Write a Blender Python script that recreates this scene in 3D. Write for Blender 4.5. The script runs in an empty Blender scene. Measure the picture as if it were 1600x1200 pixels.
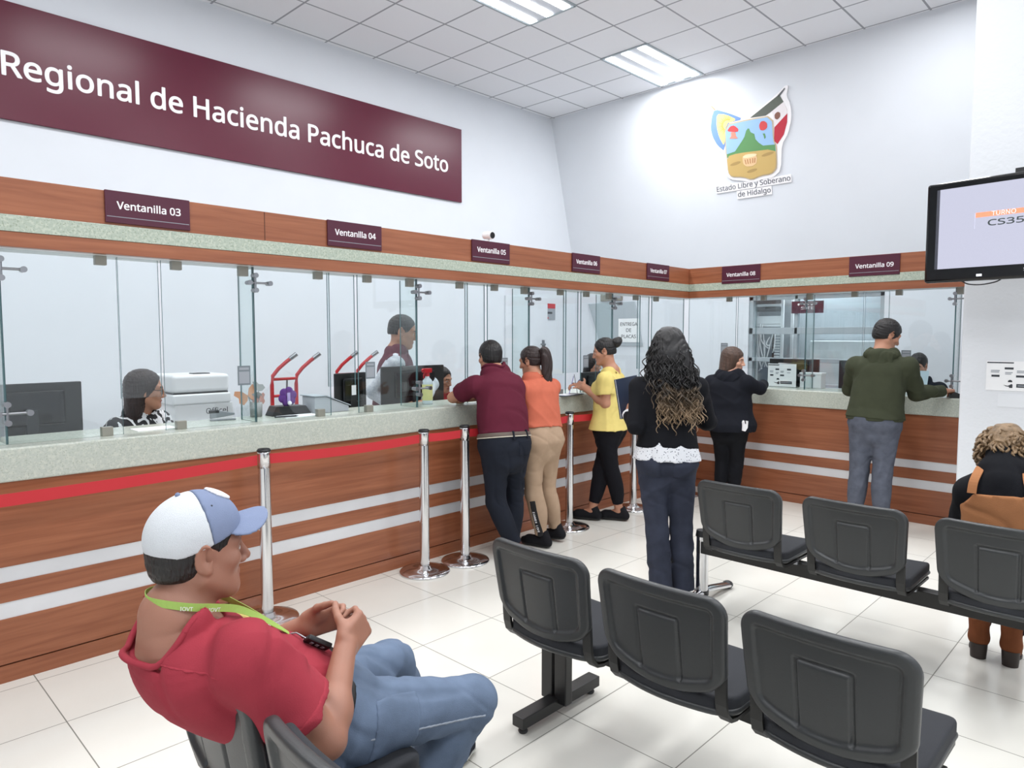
# Public service hall: counters with glazed windows, waiting benches, queue posts, people.
import bpy, bmesh, math, random
import numpy as np
from mathutils import Vector, Matrix, Euler

S = bpy.context.scene
COL = S.collection
R = math.radians
PI = math.pi
PEOPLE = True

# ------------------------------------------------------------------ camera
cam_d = bpy.data.cameras.new('camera')
cam_d.sensor_fit = 'HORIZONTAL'; cam_d.sensor_width = 36.0
cam_d.lens = 1089.0 / 1600.0 * 36.0
cam_d.clip_start = 0.05; cam_d.clip_end = 60
cam = bpy.data.objects.new('camera', cam_d); COL.objects.link(cam)
cam.location = (0, 0, 1.55)
cam.rotation_euler = (R(90 - 3.888), 0, R(44.25))
S.camera = cam

# ------------------------------------------------------------------ world, exposure
W = bpy.data.worlds.new('world'); S.world = W; W.use_nodes = True
W.node_tree.nodes['Background'].inputs[0].default_value = (0.82, 0.9, 1.0, 1)
W.node_tree.nodes['Background'].inputs[1].default_value = 0.2
vs = S.view_settings
vs.view_transform = 'Standard'; vs.look = 'None'; vs.gamma = 1.0; vs.use_curve_mapping = False
vs.exposure = -0.14
S.cycles.transparent_max_bounces = 64
S.cycles.max_bounces = 10

# ------------------------------------------------------------------ ceiling lamps (light of the recessed luminaires, plus added fills)
LAMP_SPOTS = [(-4.66, 7.15), (-4.66, 4.735), (-4.66, 2.3), (-4.66, -0.15),
              (-1.66, 4.1), (-1.66, 1.7), (-1.66, -0.75), (-1.66, 6.55), (1.34, 5.6), (1.34, 3.2), (1.34, 0.8), (1.34, -1.6)]  # far-end lamps of middle and right rows: unseen, added to brighten the back wall
CEIL = 4.70
def area(name, loc, sx, sy, power, rot=(0, 0, 0), col=(0.975, 0.985, 1.0)):
    d = bpy.data.lights.new(name, 'AREA'); d.shape = 'RECTANGLE'; d.size = sx; d.size_y = sy
    d.energy = power; d.color = col
    o = bpy.data.objects.new(name, d); COL.objects.link(o); o.location = loc; o.rotation_euler = rot
    return o
for (lx, ly) in LAMP_SPOTS:
    area('luminaire_or_fill', (lx, ly, CEIL - 0.03), 0.54, 1.14, 54)
# soft fill light added behind the viewer; no window stands there
area('front_fill', (0.2, -4.3, 1.9), 5.0, 2.8, 16, (R(90), 0, 0), (0.86, 0.93, 1.0))

# ------------------------------------------------------------------ helpers
def lin(c):
    c = c / 255.0
    return c / 12.92 if c <= 0.04045 else ((c + 0.055) / 1.055) ** 2.4
def rgb(r, g, b): return (lin(r), lin(g), lin(b), 1.0)

try:      # the application's own interface typeface, when present
    FONT = bpy.data.fonts.load(bpy.utils.system_resource('DATAFILES') + '/fonts/NotoSansHebrew-Regular.woff2')
except Exception:
    FONT = None
MATS = {}
def mat(name, col, rough=0.5, metal=0.0, spec=0.5, var=0.0, vscale=8.0, bump=0.0, bscale=60.0, sss=0.0,
        stretch=None, coat=0.0, emit=None, estr=0.0, sheen=0.0):
    if name in MATS: return MATS[name]
    m = bpy.data.materials.new(name); m.use_nodes = True
    nt = m.node_tree; n = nt.nodes; l = nt.links
    b = n['Principled BSDF']
    b.inputs['Base Color'].default_value = col
    b.inputs['Roughness'].default_value = rough
    b.inputs['Metallic'].default_value = metal
    b.inputs['Specular IOR Level'].default_value = spec
    b.inputs['Coat Weight'].default_value = coat
    b.inputs['Sheen Weight'].default_value = sheen
    if sss:
        b.inputs['Subsurface Weight'].default_value = sss
        b.inputs['Subsurface Radius'].default_value = (0.012, 0.005, 0.003)
        b.inputs['Subsurface Scale'].default_value = 0.6
    if emit:
        b.inputs['Emission Color'].default_value = emit; b.inputs['Emission Strength'].default_value = estr
    if var or bump:
        tc = n.new('ShaderNodeTexCoord'); mp = n.new('ShaderNodeMapping')
        l.new(tc.outputs['Object'], mp.inputs[0])
        if stretch: mp.inputs['Scale'].default_value = stretch
    if var:
        t = n.new('ShaderNodeTexNoise'); t.inputs['Scale'].default_value = vscale; t.inputs['Detail'].default_value = 5
        l.new(mp.outputs[0], t.inputs['Vector'])
        r = n.new('ShaderNodeMapRange'); r.inputs[1].default_value = 0.3; r.inputs[2].default_value = 0.7
        r.inputs[3].default_value = 1 - var; r.inputs[4].default_value = 1 + var
        l.new(t.outputs[0], r.inputs[0])
        mx = n.new('ShaderNodeVectorMath'); mx.operation = 'SCALE'
        mx.inputs[0].default_value = col[:3]; l.new(r.outputs[0], mx.inputs['Scale'])
        l.new(mx.outputs[0], b.inputs['Base Color'])
    if bump:
        t2 = n.new('ShaderNodeTexNoise'); t2.inputs['Scale'].default_value = bscale; t2.inputs['Detail'].default_value = 4
        l.new(mp.outputs[0], t2.inputs['Vector'])
        bp = n.new('ShaderNodeBump'); bp.inputs['Strength'].default_value = bump; bp.inputs['Distance'].default_value = 0.01
        l.new(t2.outputs[0], bp.inputs['Height']); l.new(bp.outputs[0], b.inputs['Normal'])
    MATS[name] = m
    return m

class MB:
    """collects shapes for one mesh"""
    def __init__(s): s.v = []; s.f = []; s.m = []; s.sm = []
    def add(s, vs, fs, mi=0, smooth=False):
        o = len(s.v); s.v += [tuple(v) for v in vs]
        for f in fs: s.f.append(tuple(i + o for i in f)); s.m.append(mi); s.sm.append(smooth)
        return s
    def box(s, x0, x1, y0, y1, z0, z1, mi=0, M=None):
        vs = [Vector((x, y, z)) for z in (z0, z1) for y in (y0, y1) for x in (x0, x1)]
        if M: vs = [M @ v for v in vs]
        return s.add(vs, [(0, 2, 3, 1), (4, 5, 7, 6), (0, 1, 5, 4), (2, 6, 7, 3), (0, 4, 6, 2), (1, 3, 7, 5)], mi)
    def cyl(s, a, b, r, r2=None, n=20, mi=0, smooth=True, caps=True):
        a = Vector(a); b = Vector(b); r2 = r if r2 is None else r2
        q = (b - a).normalized().to_track_quat('Z', 'Y')
        vs = []
        for c, rr in ((a, r), (b, r2)):
            for i in range(n):
                t = 2 * PI * i / n; vs.append(c + q @ Vector((math.cos(t) * rr, math.sin(t) * rr, 0)))
        s.add(vs, [(i, (i + 1) % n, n + (i + 1) % n, n + i) for i in range(n)], mi, smooth)
        if caps:
            s.add(vs[:n], [tuple(range(n - 1, -1, -1))], mi); s.add(vs[n:], [tuple(range(n))], mi)
        return s
    def lathe(s, prof, c=(0, 0, 0), n=32, mi=0, smooth=True, M=None):
        vs = []; c = Vector(c)
        for r, z in prof:
            for i in range(n):
                t = 2 * PI * i / n; v = Vector((r * math.cos(t), r * math.sin(t), z))
                vs.append((M @ v if M else v) + c)
        fs = []
        for k in range(len(prof) - 1):
            for i in range(n):
                fs.append((k * n + i, k * n + (i + 1) % n, (k + 1) * n + (i + 1) % n, (k + 1) * n + i))
        return s.add(vs, fs, mi, smooth)
    def tube(s, pts, r, n=10, mi=0, rx=None, up=(0, 0, 1), closed=False):
        """sweep along pts; r may be a list; rx gives a flat section"""
        P = [Vector(p) for p in pts]; k = len(P); vs = []
        up = Vector(up)
        for i, p in enumerate(P):
            d = (P[min(i + 1, k - 1)] - P[max(i - 1, 0)])
            d = d.normalized() if d.length > 1e-9 else Vector((0, 0, 1))
            u = up if abs(d.dot(up)) < 0.98 else Vector((1, 0, 0.01))
            x = d.cross(u).normalized(); y = x.cross(d).normalized()
            ri = r[i] if isinstance(r, (list, tuple)) else r
            rxi = ri if rx is None else rx
            for j in range(n):
                t = 2 * PI * j / n; vs.append(p + x * math.cos(t) * rxi + y * math.sin(t) * ri)
        fs = [(i * n + j, i * n + (j + 1) % n, (i + 1) * n + (j + 1) % n, (i + 1) * n + j) for i in range(k - 1) for j in range(n)]
        s.add(vs, fs, mi, True)
        s.add(vs[:n], [tuple(range(n - 1, -1, -1))], mi); s.add(vs[-n:], [tuple(range(n))], mi)
        return s
    def bar(s, pts, w, t, side=(1, 0, 0), mi=0):
        """flat bar swept along pts; w across `side`, t thick"""
        P = [Vector(p) for p in pts]; k = len(P); sd = Vector(side).normalized(); vs = []
        for i, p in enumerate(P):
            d = (P[min(i + 1, k - 1)] - P[max(i - 1, 0)]).normalized()
            nn = d.cross(sd).normalized()
            for a, b in ((-1, -1), (1, -1), (1, 1), (-1, 1)): vs.append(p + sd * a * w / 2 + nn * b * t / 2)
        fs = [(i * 4 + j, i * 4 + (j + 1) % 4, i * 4 + 4 + (j + 1) % 4, i * 4 + 4 + j) for i in range(k - 1) for j in range(4)]
        s.add(vs, fs, mi); s.add(vs[:4], [(3, 2, 1, 0)], mi); s.add(vs[-4:], [(0, 1, 2, 3)], mi)
        return s
    def prism(s, poly, t, M=None, mi=0, z=0.0):
        """2-D outline (x,y) extruded from z to z+t"""
        n = len(poly)
        vs = [Vector((x, y, z)) for x, y in poly] + [Vector((x, y, z + t)) for x, y in poly]
        if M: vs = [M @ v for v in vs]
        s.add(vs, [tuple(range(n - 1, -1, -1)), tuple(range(n, 2 * n))] + [(i, (i + 1) % n, n + (i + 1) % n, n + i) for i in range(n)], mi)
        return s
    def ball(s, c, r, n=16, mi=0, sc=(1, 1, 1), M=None):
        prof = [(math.sin(PI * i / (n // 2)) * r * 1.0, -math.cos(PI * i / (n // 2)) * r) for i in range(n // 2 + 1)]
        prof[0] = (1e-5, -r); prof[-1] = (1e-5, r)
        MM = Matrix.Diagonal((*sc, 1)); MM = (M @ MM) if M else MM
        return s.lathe(prof, c, n, mi, True, MM)
    def build(s, name, mats, parent=None, bevel=0.0, seg=2, autosmooth=False):
        me = bpy.data.meshes.new(name); me.from_pydata(s.v, [], s.f)
        for m in (mats if isinstance(mats, (list, tuple)) else [mats]): me.materials.append(m)
        me.polygons.foreach_set('material_index', s.m); me.polygons.foreach_set('use_smooth', s.sm)
        bm = bmesh.new(); bm.from_mesh(me); bmesh.ops.recalc_face_normals(bm, faces=bm.faces); bm.to_mesh(me); bm.free()
        me.update()
        return link(name, me, parent, bevel, seg)

def link(name, me, parent=None, bevel=0.0, seg=2):
    o = bpy.data.objects.new(name, me); COL.objects.link(o)
    if parent: o.parent = parent
    if bevel:
        b = o.modifiers.new('bevel', 'BEVEL'); b.width = bevel; b.segments = seg; b.limit_method = 'ANGLE'; b.angle_limit = R(40)
    return o
def tag(o, label, cat, group=None, kind=None):
    if label: o['label'] = label
    if cat: o['category'] = cat
    if group: o['group'] = group
    if kind: o['kind'] = kind
    return o
def thing(name, label, cat, loc=(0, 0, 0), rz=0.0, group=None):
    o = bpy.data.objects.new(name, None); COL.objects.link(o); o.empty_display_size = 0.1
    o.location = loc; o.rotation_euler = (0, 0, rz)
    return tag(o, label, cat, group)
def struct(o): o['kind'] = 'structure'; return o
def dup(root, loc=None, rz=None, label=None):
    """copy a thing with copies of its parts and sub-parts"""
    r = root.copy(); COL.objects.link(r)
    if loc is not None: r.location = loc
    if rz is not None: r.rotation_euler = (0, 0, rz)
    if label: r['label'] = label
    for ch in list(root.children):
        c = ch.copy(); COL.objects.link(c); c.parent = r
        for g in list(ch.children):
            d = g.copy(); COL.objects.link(d); d.parent = c
    return r
def frame_mat(o, x, y):
    """matrix whose local x,y axes are given and origin o"""
    x = Vector(x).normalized(); y = Vector(y); y = (y - x * y.dot(x)).normalized(); z = x.cross(y)
    return Matrix(((x.x, y.x, z.x, o[0]), (x.y, y.y, z.y, o[1]), (x.z, y.z, z.z, o[2]), (0, 0, 0, 1)))
def text(name, body, M, size, m, parent=None, extrude=0.001, bold=0.0, align='LEFT', width=None, spacing=1.0, line=1.0, height=None):
    cu = bpy.data.curves.new(name, 'FONT'); cu.body = body
    if FONT: cu.font = FONT
    cu.body = body; cu.size = size; cu.extrude = extrude; cu.offset = 0.0
    cu.align_x = align; cu.space_character = spacing; cu.space_line = line; cu.resolution_u = 4
    t = bpy.data.objects.new('tmp_text', cu); COL.objects.link(t)
    bpy.context.view_layer.update()
    me = bpy.data.meshes.new_from_object(t.evaluated_get(bpy.context.evaluated_depsgraph_get()))
    bpy.data.objects.remove(t); bpy.data.curves.remove(cu)
    if len(me.vertices) and (width or height):
        xs = [v.co.x for v in me.vertices]; ys = [v.co.y for v in me.vertices]
        k = width / (max(xs) - min(xs)) if width else 1.0
        ky = height / (max(ys) - min(ys)) if height else k
        x0 = min(xs) if align == 'LEFT' else 0
        me.transform(Matrix.Translation((-x0, 0, 0))); me.transform(Matrix.Diagonal((k, ky, 1, 1)))
    if bold and len(me.vertices):      # heavier strokes: the same letters overlaid with small shifts
        bm = bmesh.new()
        for i, (dx, dy) in enumerate(((-1, 0), (1, 0), (0, -1), (0, 1), (-.7, -.7), (.7, .7), (.7, -.7), (-.7, .7))):
            c = me.copy(); c.transform(Matrix.Translation((dx * bold, dy * bold, i * extrude * 0.02))); bm.from_mesh(c); bpy.data.meshes.remove(c)
        bm.to_mesh(me); bm.free()
    me.transform(M); me.materials.clear(); me.materials.append(m); me.name = name
    return link(name, me, parent)
# ------------------------------------------------------------------ materials of the place
def node_mat(name):
    m = bpy.data.materials.new(name); m.use_nodes = True
    return m, m.node_tree.nodes, m.node_tree.links, m.node_tree.nodes['Principled BSDF']
def mathn(n, l, op, a, b=None):
    x = n.new('ShaderNodeMath'); x.operation = op
    for i, v in enumerate((a, b)):
        if v is None: continue
        if isinstance(v, (int, float)): x.inputs[i].default_value = v
        else: l.new(v, x.inputs[i])
    return x.outputs[0]
def mixc(n, l, f, a, b):
    x = n.new('ShaderNodeMix'); x.data_type = 'RGBA'
    if isinstance(f, (int, float)): x.inputs[0].default_value = f
    else: l.new(f, x.inputs[0])
    for i, v in ((6, a), (7, b)):
        if isinstance(v, tuple): x.inputs[i].default_value = v
        else: l.new(v, x.inputs[i])
    return x.outputs[2]
def tile_mat(name, ox, oy, sx, sy, gw, base, line, rough, var, mottle, mscale, lrough=0.7):
    m, n, l, b = node_mat(name)
    tc = n.new('ShaderNodeTexCoord'); sp = n.new('ShaderNodeSeparateXYZ'); l.new(tc.outputs['Object'], sp.inputs[0])
    u = mathn(n, l, 'DIVIDE', mathn(n, l, 'SUBTRACT', sp.outputs[0], ox), sx)
    v = mathn(n, l, 'DIVIDE', mathn(n, l, 'SUBTRACT', sp.outputs[1], oy), sy)
    def edge(t, s):
        d = mathn(n, l, 'ABSOLUTE', mathn(n, l, 'SUBTRACT', mathn(n, l, 'FRACT', mathn(n, l, 'ADD', t, 0.5)), 0.5))
        return mathn(n, l, 'LESS_THAN', d, gw / 2 / s)
    g = mathn(n, l, 'MAXIMUM', edge(u, sx), edge(v, sy))
    cb = n.new('ShaderNodeCombineXYZ'); l.new(mathn(n, l, 'FLOOR', u), cb.inputs[0]); l.new(mathn(n, l, 'FLOOR', v), cb.inputs[1])
    wn = n.new('ShaderNodeTexWhiteNoise'); l.new(cb.outputs[0], wn.inputs[0])
    ns = n.new('ShaderNodeTexNoise'); ns.inputs['Scale'].default_value = mscale; ns.inputs['Detail'].default_value = 6; l.new(tc.outputs['Object'], ns.inputs[0])
    t1 = mathn(n, l, 'MULTIPLY', mathn(n, l, 'SUBTRACT', wn.outputs[0], 0.5), var)
    t2 = mathn(n, l, 'MULTIPLY', mathn(n, l, 'SUBTRACT', ns.outputs[0], 0.5), mottle)
    k = mathn(n, l, 'ADD', mathn(n, l, 'ADD', t1, t2), 1.0)
    sc = n.new('ShaderNodeVectorMath'); sc.operation = 'SCALE'; sc.inputs[0].default_value = base[:3]; l.new(k, sc.inputs['Scale'])
    l.new(mixc(n, l, g, sc.outputs[0], line), b.inputs['Base Color'])
    rr = n.new('ShaderNodeMix'); l.new(g, rr.inputs[0])
    r2 = mathn(n, l, 'ADD', mathn(n, l, 'MULTIPLY', mathn(n, l, 'SUBTRACT', ns.outputs[0], 0.5), 0.12), rough)
    l.new(r2, rr.inputs[2]); rr.inputs[3].default_value = lrough
    l.new(rr.outputs[0], b.inputs['Roughness'])
    return m
def speckle_mat(name, c0, c1, c2, scale=90, rough=0.25):
    m, n, l, b = node_mat(name)
    tc = n.new('ShaderNodeTexCoord')
    a = n.new('ShaderNodeTexNoise'); a.inputs['Scale'].default_value = scale; a.inputs['Detail'].default_value = 3; l.new(tc.outputs['Object'], a.inputs[0])
    r1 = n.new('ShaderNodeMapRange'); r1.inputs[1].default_value = 0.47; r1.inputs[2].default_value = 0.62; l.new(a.outputs[0], r1.inputs[0])
    c = n.new('ShaderNodeTexNoise'); c.inputs['Scale'].default_value = scale * 1.9; c.inputs['Detail'].default_value = 2; l.new(tc.outputs['Object'], c.inputs[0])
    r2 = n.new('ShaderNodeMapRange'); r2.inputs[1].default_value = 0.56; r2.inputs[2].default_value = 0.66; l.new(c.outputs[0], r2.inputs[0])
    x = mixc(n, l, r1.outputs[0], c0, c1)
    l.new(mixc(n, l, r2.outputs[0], x, c2), b.inputs['Base Color']); b.inputs['Roughness'].default_value = rough
    return m
def wood_mat(name, c0, c1, axis, rough=0.32):
    m, n, l, b = node_mat(name)
    tc = n.new('ShaderNodeTexCoord'); mp = n.new('ShaderNodeMapping'); l.new(tc.outputs['Object'], mp.inputs[0])
    mp.inputs['Scale'].default_value = (1.2, 14, 26) if axis == 'x' else (14, 1.2, 26)
    a = n.new('ShaderNodeTexNoise'); a.inputs['Scale'].default_value = 1.6; a.inputs['Detail'].default_value = 7; a.inputs['Distortion'].default_value = 0.6
    l.new(mp.outputs[0], a.inputs[0])
    r1 = n.new('ShaderNodeMapRange'); r1.inputs[1].default_value = 0.3; r1.inputs[2].default_value = 0.72; l.new(a.outputs[0], r1.inputs[0])
    a2 = n.new('ShaderNodeTexNoise'); a2.inputs['Scale'].default_value = 1.1; a2.inputs['Detail'].default_value = 2; l.new(tc.outputs['Object'], a2.inputs[0])
    x = mixc(n, l, r1.outputs[0], c0, c1)
    k = mathn(n, l, 'ADD', mathn(n, l, 'MULTIPLY', mathn(n, l, 'SUBTRACT', a2.outputs[0], 0.5), 0.25), 1.0)
    sc = n.new('ShaderNodeVectorMath'); sc.operation = 'SCALE'; l.new(x, sc.inputs[0]); l.new(k, sc.inputs['Scale'])
    l.new(sc.outputs[0], b.inputs['Base Color']); b.inputs['Roughness'].default_value = rough
    return m
def glass_mat(name, tint, refl=1.0):
    m = bpy.data.materials.new(name); m.use_nodes = True; n = m.node_tree.nodes; l = m.node_tree.links
    n.remove(n['Principled BSDF'])
    t = n.new('ShaderNodeBsdfTransparent'); t.inputs[0].default_value = tint
    g = n.new('ShaderNodeBsdfGlossy'); g.inputs['Roughness'].default_value = 0.01
    lw = n.new('ShaderNodeLayerWeight'); lw.inputs[0].default_value = 0.5
    f5 = mathn(n, l, 'ADD', mathn(n, l, 'MULTIPLY', mathn(n, l, 'POWER', lw.outputs['Facing'], 5.0), 0.9), 0.04)
    mx = n.new('ShaderNodeMixShader'); l.new(mathn(n, l, 'MULTIPLY', f5, refl), mx.inputs[0]); l.new(t.outputs[0], mx.inputs[1]); l.new(g.outputs[0], mx.inputs[2])
    l.new(mx.outputs[0], n['Material Output'].inputs[0])
    return m

M_wall = mat('wall_paint', rgb(218, 222, 228), 0.75, var=0.012, vscale=2.5, bump=0.05, bscale=14)
M_pillar = mat('stucco_paint', rgb(218, 221, 225), 0.8, var=0.012, vscale=3, bump=0.25, bscale=28)
M_floor = tile_mat('floor_tiles', -1.74, 2.13, 0.48, 0.48, 0.0045, rgb(226, 224, 216), rgb(132, 130, 122), 0.17, 0.05, 0.10, 3.0)
M_ceil = tile_mat('ceiling_tiles', -6.16, 4.125, 0.6, 0.61, 0.02, rgb(234, 235, 239), rgb(152, 154, 160), 0.85, 0.03, 0.04, 120, 0.6)
M_slab = speckle_mat('granite', rgb(186, 192, 182), rgb(198, 202, 190), rgb(170, 177, 164), 75)
M_strip = speckle_mat('green_granite', rgb(168, 178, 164), rgb(186, 193, 178), rgb(148, 159, 142), 75)
M_woody = wood_mat('cherry_wood_y', rgb(132, 76, 50), rgb(158, 98, 68), 'y')
M_woodx = wood_mat('cherry_wood_x', rgb(132, 76, 50), rgb(158, 98, 68), 'x')
M_joint = mat('wood_joint', rgb(84, 44, 26), 0.6)
M_alu = mat('brushed_aluminium', rgb(222, 223, 226), 0.42, 0.35, var=0.03, vscale=5)
M_glass = glass_mat('clear_glass', (0.955, 0.982, 0.985, 1), 1.25)
M_glassfin = glass_mat('fin_glass', (0.935, 0.975, 0.97, 1))
M_glassedge = mat('glass_edge', rgb(84, 116, 120), 0.15)
M_clip = mat('clip_metal', rgb(150, 148, 138), 0.35, 0.4)
M_chrome = mat('polished_steel', rgb(222, 222, 224), 0.14, 1.0)
M_steel = mat('satin_steel', rgb(150, 152, 156), 0.3, 0.9)
M_black = mat('black_plastic', rgb(30, 31, 33), 0.42, bump=0.04, bscale=300)
M_blackgloss = mat('glossy_black_plastic', rgb(10, 11, 13), 0.12)
M_blackmetal = mat('black_powder_coat', rgb(26, 26, 27), 0.4, 0.0)
M_burg = mat('burgundy_acrylic', rgb(92, 30, 50), 0.28, spec=0.3, var=0.02)
M_burgd = mat('burgundy_acrylic_plain', rgb(74, 18, 42), 0.35)
M_white = mat('white_lettering', rgb(240, 238, 240), 0.5)
M_whitepl = mat('white_plastic', rgb(228, 230, 232), 0.4)
M_paper = mat('paper', rgb(236, 237, 238), 0.8)
M_ink = mat('dark_print', rgb(52, 56, 62), 0.7)
M_greyp = mat('grey_print', rgb(150, 155, 162), 0.7)
M_red = mat('red_webbing', rgb(190, 40, 48), 0.6, bump=0.1, bscale=400)
M_redpaint = mat('red_paint', rgb(190, 36, 44), 0.35)
M_qr = mat('grey_sticker', rgb(112, 122, 128), 0.6)
M_tube = mat('lamp_tube', rgb(255, 255, 255), 0.4, emit=(0.95, 0.98, 1, 1), estr=9.0)
M_reflector = mat('lamp_reflector', rgb(205, 208, 214), 0.35, 0.3)
M_grey = mat('grey_panel_paint', rgb(168, 176, 182), 0.6)
M_frame = mat('window_frame_grey', rgb(160, 170, 176), 0.5)

# ------------------------------------------------------------------ shell of the room
XW, XF, YF, YB = -6.82, -3.74, 6.45, 8.40      # office wall, counter fronts, office back wall
struct(MB().box(-7.1, 3.2, -4.6, 9.2, -0.1, 0).build('floor', M_floor))
struct(MB().box(-7.1, 3.2, -4.6, 9.2, CEIL, CEIL + 0.08).build('ceiling', M_ceil))
struct(MB().box(XW - 0.15, XW, -4.6, 9.0, 0, CEIL).build('wall_left', M_wall))
# back wall: upright to 2.82 m with one glazed opening and one doorway, then leaning in to the ceiling
m = MB(); t0, t1 = YB, YB + 0.14
wx0, wx1, wz0, wz1 = -4.02, -2.45, 0.95, 2.05
dx0, dx1, dz1 = -6.55, -5.60, 2.04
ZL = 2.42
m.box(XW, wx0, t0, t1, 0, ZL)
m.box(wx0, wx1, t0, t1, 0, wz0); m.box(wx0, wx1, t0, t1, wz1, ZL); m.box(wx1, 3.0, t0, t1, 0, ZL)
m.add([(XW, 8.40, ZL), (3, 8.40, ZL), (3, 7.82, 4.7), (XW, 7.82, 4.7), (XW, 8.54, ZL), (3, 8.54, ZL), (3, 8.54, 4.7), (XW, 8.54, 4.7)],
      [(0, 1, 2, 3), (5, 4, 7, 6), (0, 4, 5, 1), (3, 2, 6, 7)])
struct(m.build('wall_back', M_wall))
struct(MB().box(3.0, 3.15, -4.6, 8.3, 0, CEIL).build('wall_right', M_wall))
struct(MB().box(XW, 3.0, -4.75, -4.6, 0, CEIL).build('wall_front', M_wall))
struct(MB().box(XW, -2.6, 9.0, 9.15, 0, CEIL).build('wall_server_room', M_grey))
struct(MB().box(-1.156, 0.9, 5.70, 6.30, 0, CEIL).build('pillar', M_pillar, bevel=0.012))

# glazed opening in the back wall
w1 = MB()
for (a, b, c, d) in [(wx0, wx1, wz1 - 0.05, wz1), (wx0, wx1, wz0, wz0 + 0.04), (wx0, wx0 + 0.05, wz0, wz1), (wx1 - 0.05, wx1, wz0, wz1),
                     (wx0, wx1, 1.58, 1.66), (wx0, wx1, 1.24, 1.29), (-3.45, -3.41, wz0, wz1)]:
    w1.box(a, b, 8.42, 8.49, c, d)
wob = struct(w1.build('window_1', M_frame, bevel=0.004))
p = MB().box(wx0 + 0.03, wx1 - 0.03, 8.45, 8.458, wz0 + 0.02, wz1 - 0.02).build('pane', M_glass, wob)
# closed white door in the left office wall and its frame
d2 = struct(MB().box(XW, XW + 0.03, 6.85, 7.72, 0, 2.12).build('door_1', M_wall, bevel=0.006))
MB().cyl((XW + 0.03, 7.62, 1.42), (XW + 0.07, 7.62, 1.42), 0.012).box(XW + 0.03, XW + 0.04, 7.595, 7.645, 1.34, 1.5).cyl((XW + 0.07, 7.63, 1.44), (XW + 0.07, 7.53, 1.44), 0.01).build('door_handle', M_steel, d2)

# ------------------------------------------------------------------ service counters
def ext(mb, poly, z0, z1, mi=0): return mb.prism(poly, z1 - z0, None, mi, z0)
# front boarding, the two runs in one corner unit
CO = 0.46   # worktop depth
lrun = (-2.2, YF); brun = (XF, -1.16)
def run_piece(z0, z1, inset, depth, mats, name, parent, y0=-2.2, x1=-1.16, bevel=0.0):
    """L-shaped band following both fronts; faces of the left run get material 0, back run 1"""
    xf, yf = XF - inset, YF + inset
    a = [(xf, y0), (xf, yf), (x1, yf), (x1, yf + depth), (xf - depth, yf + depth), (xf - depth, y0)]
    mb = MB(); mb.prism([a[0], a[1], a[4], a[5]], z1 - z0, None, 0, z0); mb.prism([a[1], a[2], a[3], a[4]], z1 - z0, None, 1, z0)
    return mb.build(name, mats, parent, bevel)
counter = thing('service_counter', 'L-shaped cherry wood service counter with two pale metal bands and granite top', 'counter', (XF, 2, 0))
counter.location = (0, 0, 0)
wood2 = [M_woody, M_woodx]
run_piece(0.085, 0.29, 0.0, 0.02, wood2, 'front_board', counter)
run_piece(0.0, 0.078, 0.0, 0.02, wood2, 'plinth_board', counter)
run_piece(0.365, 0.455, 0.0, 0.02, wood2, 'front_board', counter)
run_piece(0.525, 0.905, 0.0, 0.02, wood2, 'front_board', counter)
run_piece(0.0, 0.905, 0.012, 0.02, [M_joint, M_joint], 'backing_board', counter)
run_piece(0.29, 0.365, 0.004, 0.02, [M_alu, M_alu], 'metal_band', counter)
run_piece(0.455, 0.525, 0.004, 0.02, [M_alu, M_alu], 'metal_band', counter)
run_piece(0.905, 1.057, -0.012, CO, [M_slab, M_slab], 'granite_top', counter, bevel=0.008)
# end board that closes the counter by the pillar
# fascia above the glazing
fascia = thing('window_fascia', 'cherry wood bulkhead with green granite strip running above all the service windows', 'fascia')
run_piece(2.085, 2.245, 0.0, 0.26, wood2, 'wood_board', fascia, x1=-1.3, bevel=0.002)
run_piece(2.012, 2.085, -0.004, 0.26, [M_strip, M_strip], 'granite_strip', fascia, x1=-1.3, bevel=0.002)
run_piece(1.945, 2.012, 0.0, 0.05, wood2, 'wood_board', fascia, x1=-1.3, bevel=0.002)
run_piece(1.945, 2.012, 0.05, 0.21, [M_whitepl, M_whitepl], 'soffit', fascia, x1=-1.3)
jm = MB()
for y in (1.86,): jm.box(XF - 0.001, XF + 0.0015, y - 0.002, y + 0.002, 2.088, 2.243)
jm.build('board_joint', M_joint, fascia)

# ------------------------------------------------------------------ glazing on the counters
GX, GY = -3.86, 6.57
Z0, Z1 = 1.057, 1.945
GAPS = [1.24, 2.43, 3.585, 4.72, 5.84]
FINS = [0.655, 1.84, 3.012, 4.157, 5.29, 6.38]
WNAME = ['third', 'fourth', 'fifth', 'sixth', 'seventh']
SIGNN = ['03', '04', '05', '06', '07']
def lt(x, y, z): return (x, y, z)
class Run:
    """maps (along, out, up) to the world for one counter: out is towards the public"""
    def __init__(s, which): s.w = which
    def P(s, a, o, z): return (GX + o, a, z) if s.w == 'L' else (a, GY - o, z)
    def box(s, mb, a0, a1, o0, o1, z0, z1, mi=0):
        p = s.P(a0, o0, z0); q = s.P(a1, o1, z1)
        return mb.box(min(p[0], q[0]), max(p[0], q[0]), min(p[1], q[1]), max(p[1], q[1]), z0, z1, mi)
def glass_box(run, name, parent, a0, a1, o0, o1, z0, z1, m, axis):
    """one sheet, its polished edges dark green"""
    mb = MB(); run.box(mb, a0, a1, o0, o1, z0, z1, 0)
    o_ = mb.build(name, [m, M_glassedge], parent)
    k = (1 if run.w == 'L' else 0) if axis == 'along' else (0 if run.w == 'L' else 1)
    for pl in o_.data.polygons:
        if abs(pl.normal[k]) > 0.9: pl.material_index = 1
    return o_
def pane(run, t, a0, a1, o, z0): return glass_box(run, 'glass_pane', t, a0 + 0.002, a1 - 0.002, o, o + 0.01, z0, Z1, M_glass, 'along')
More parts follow.
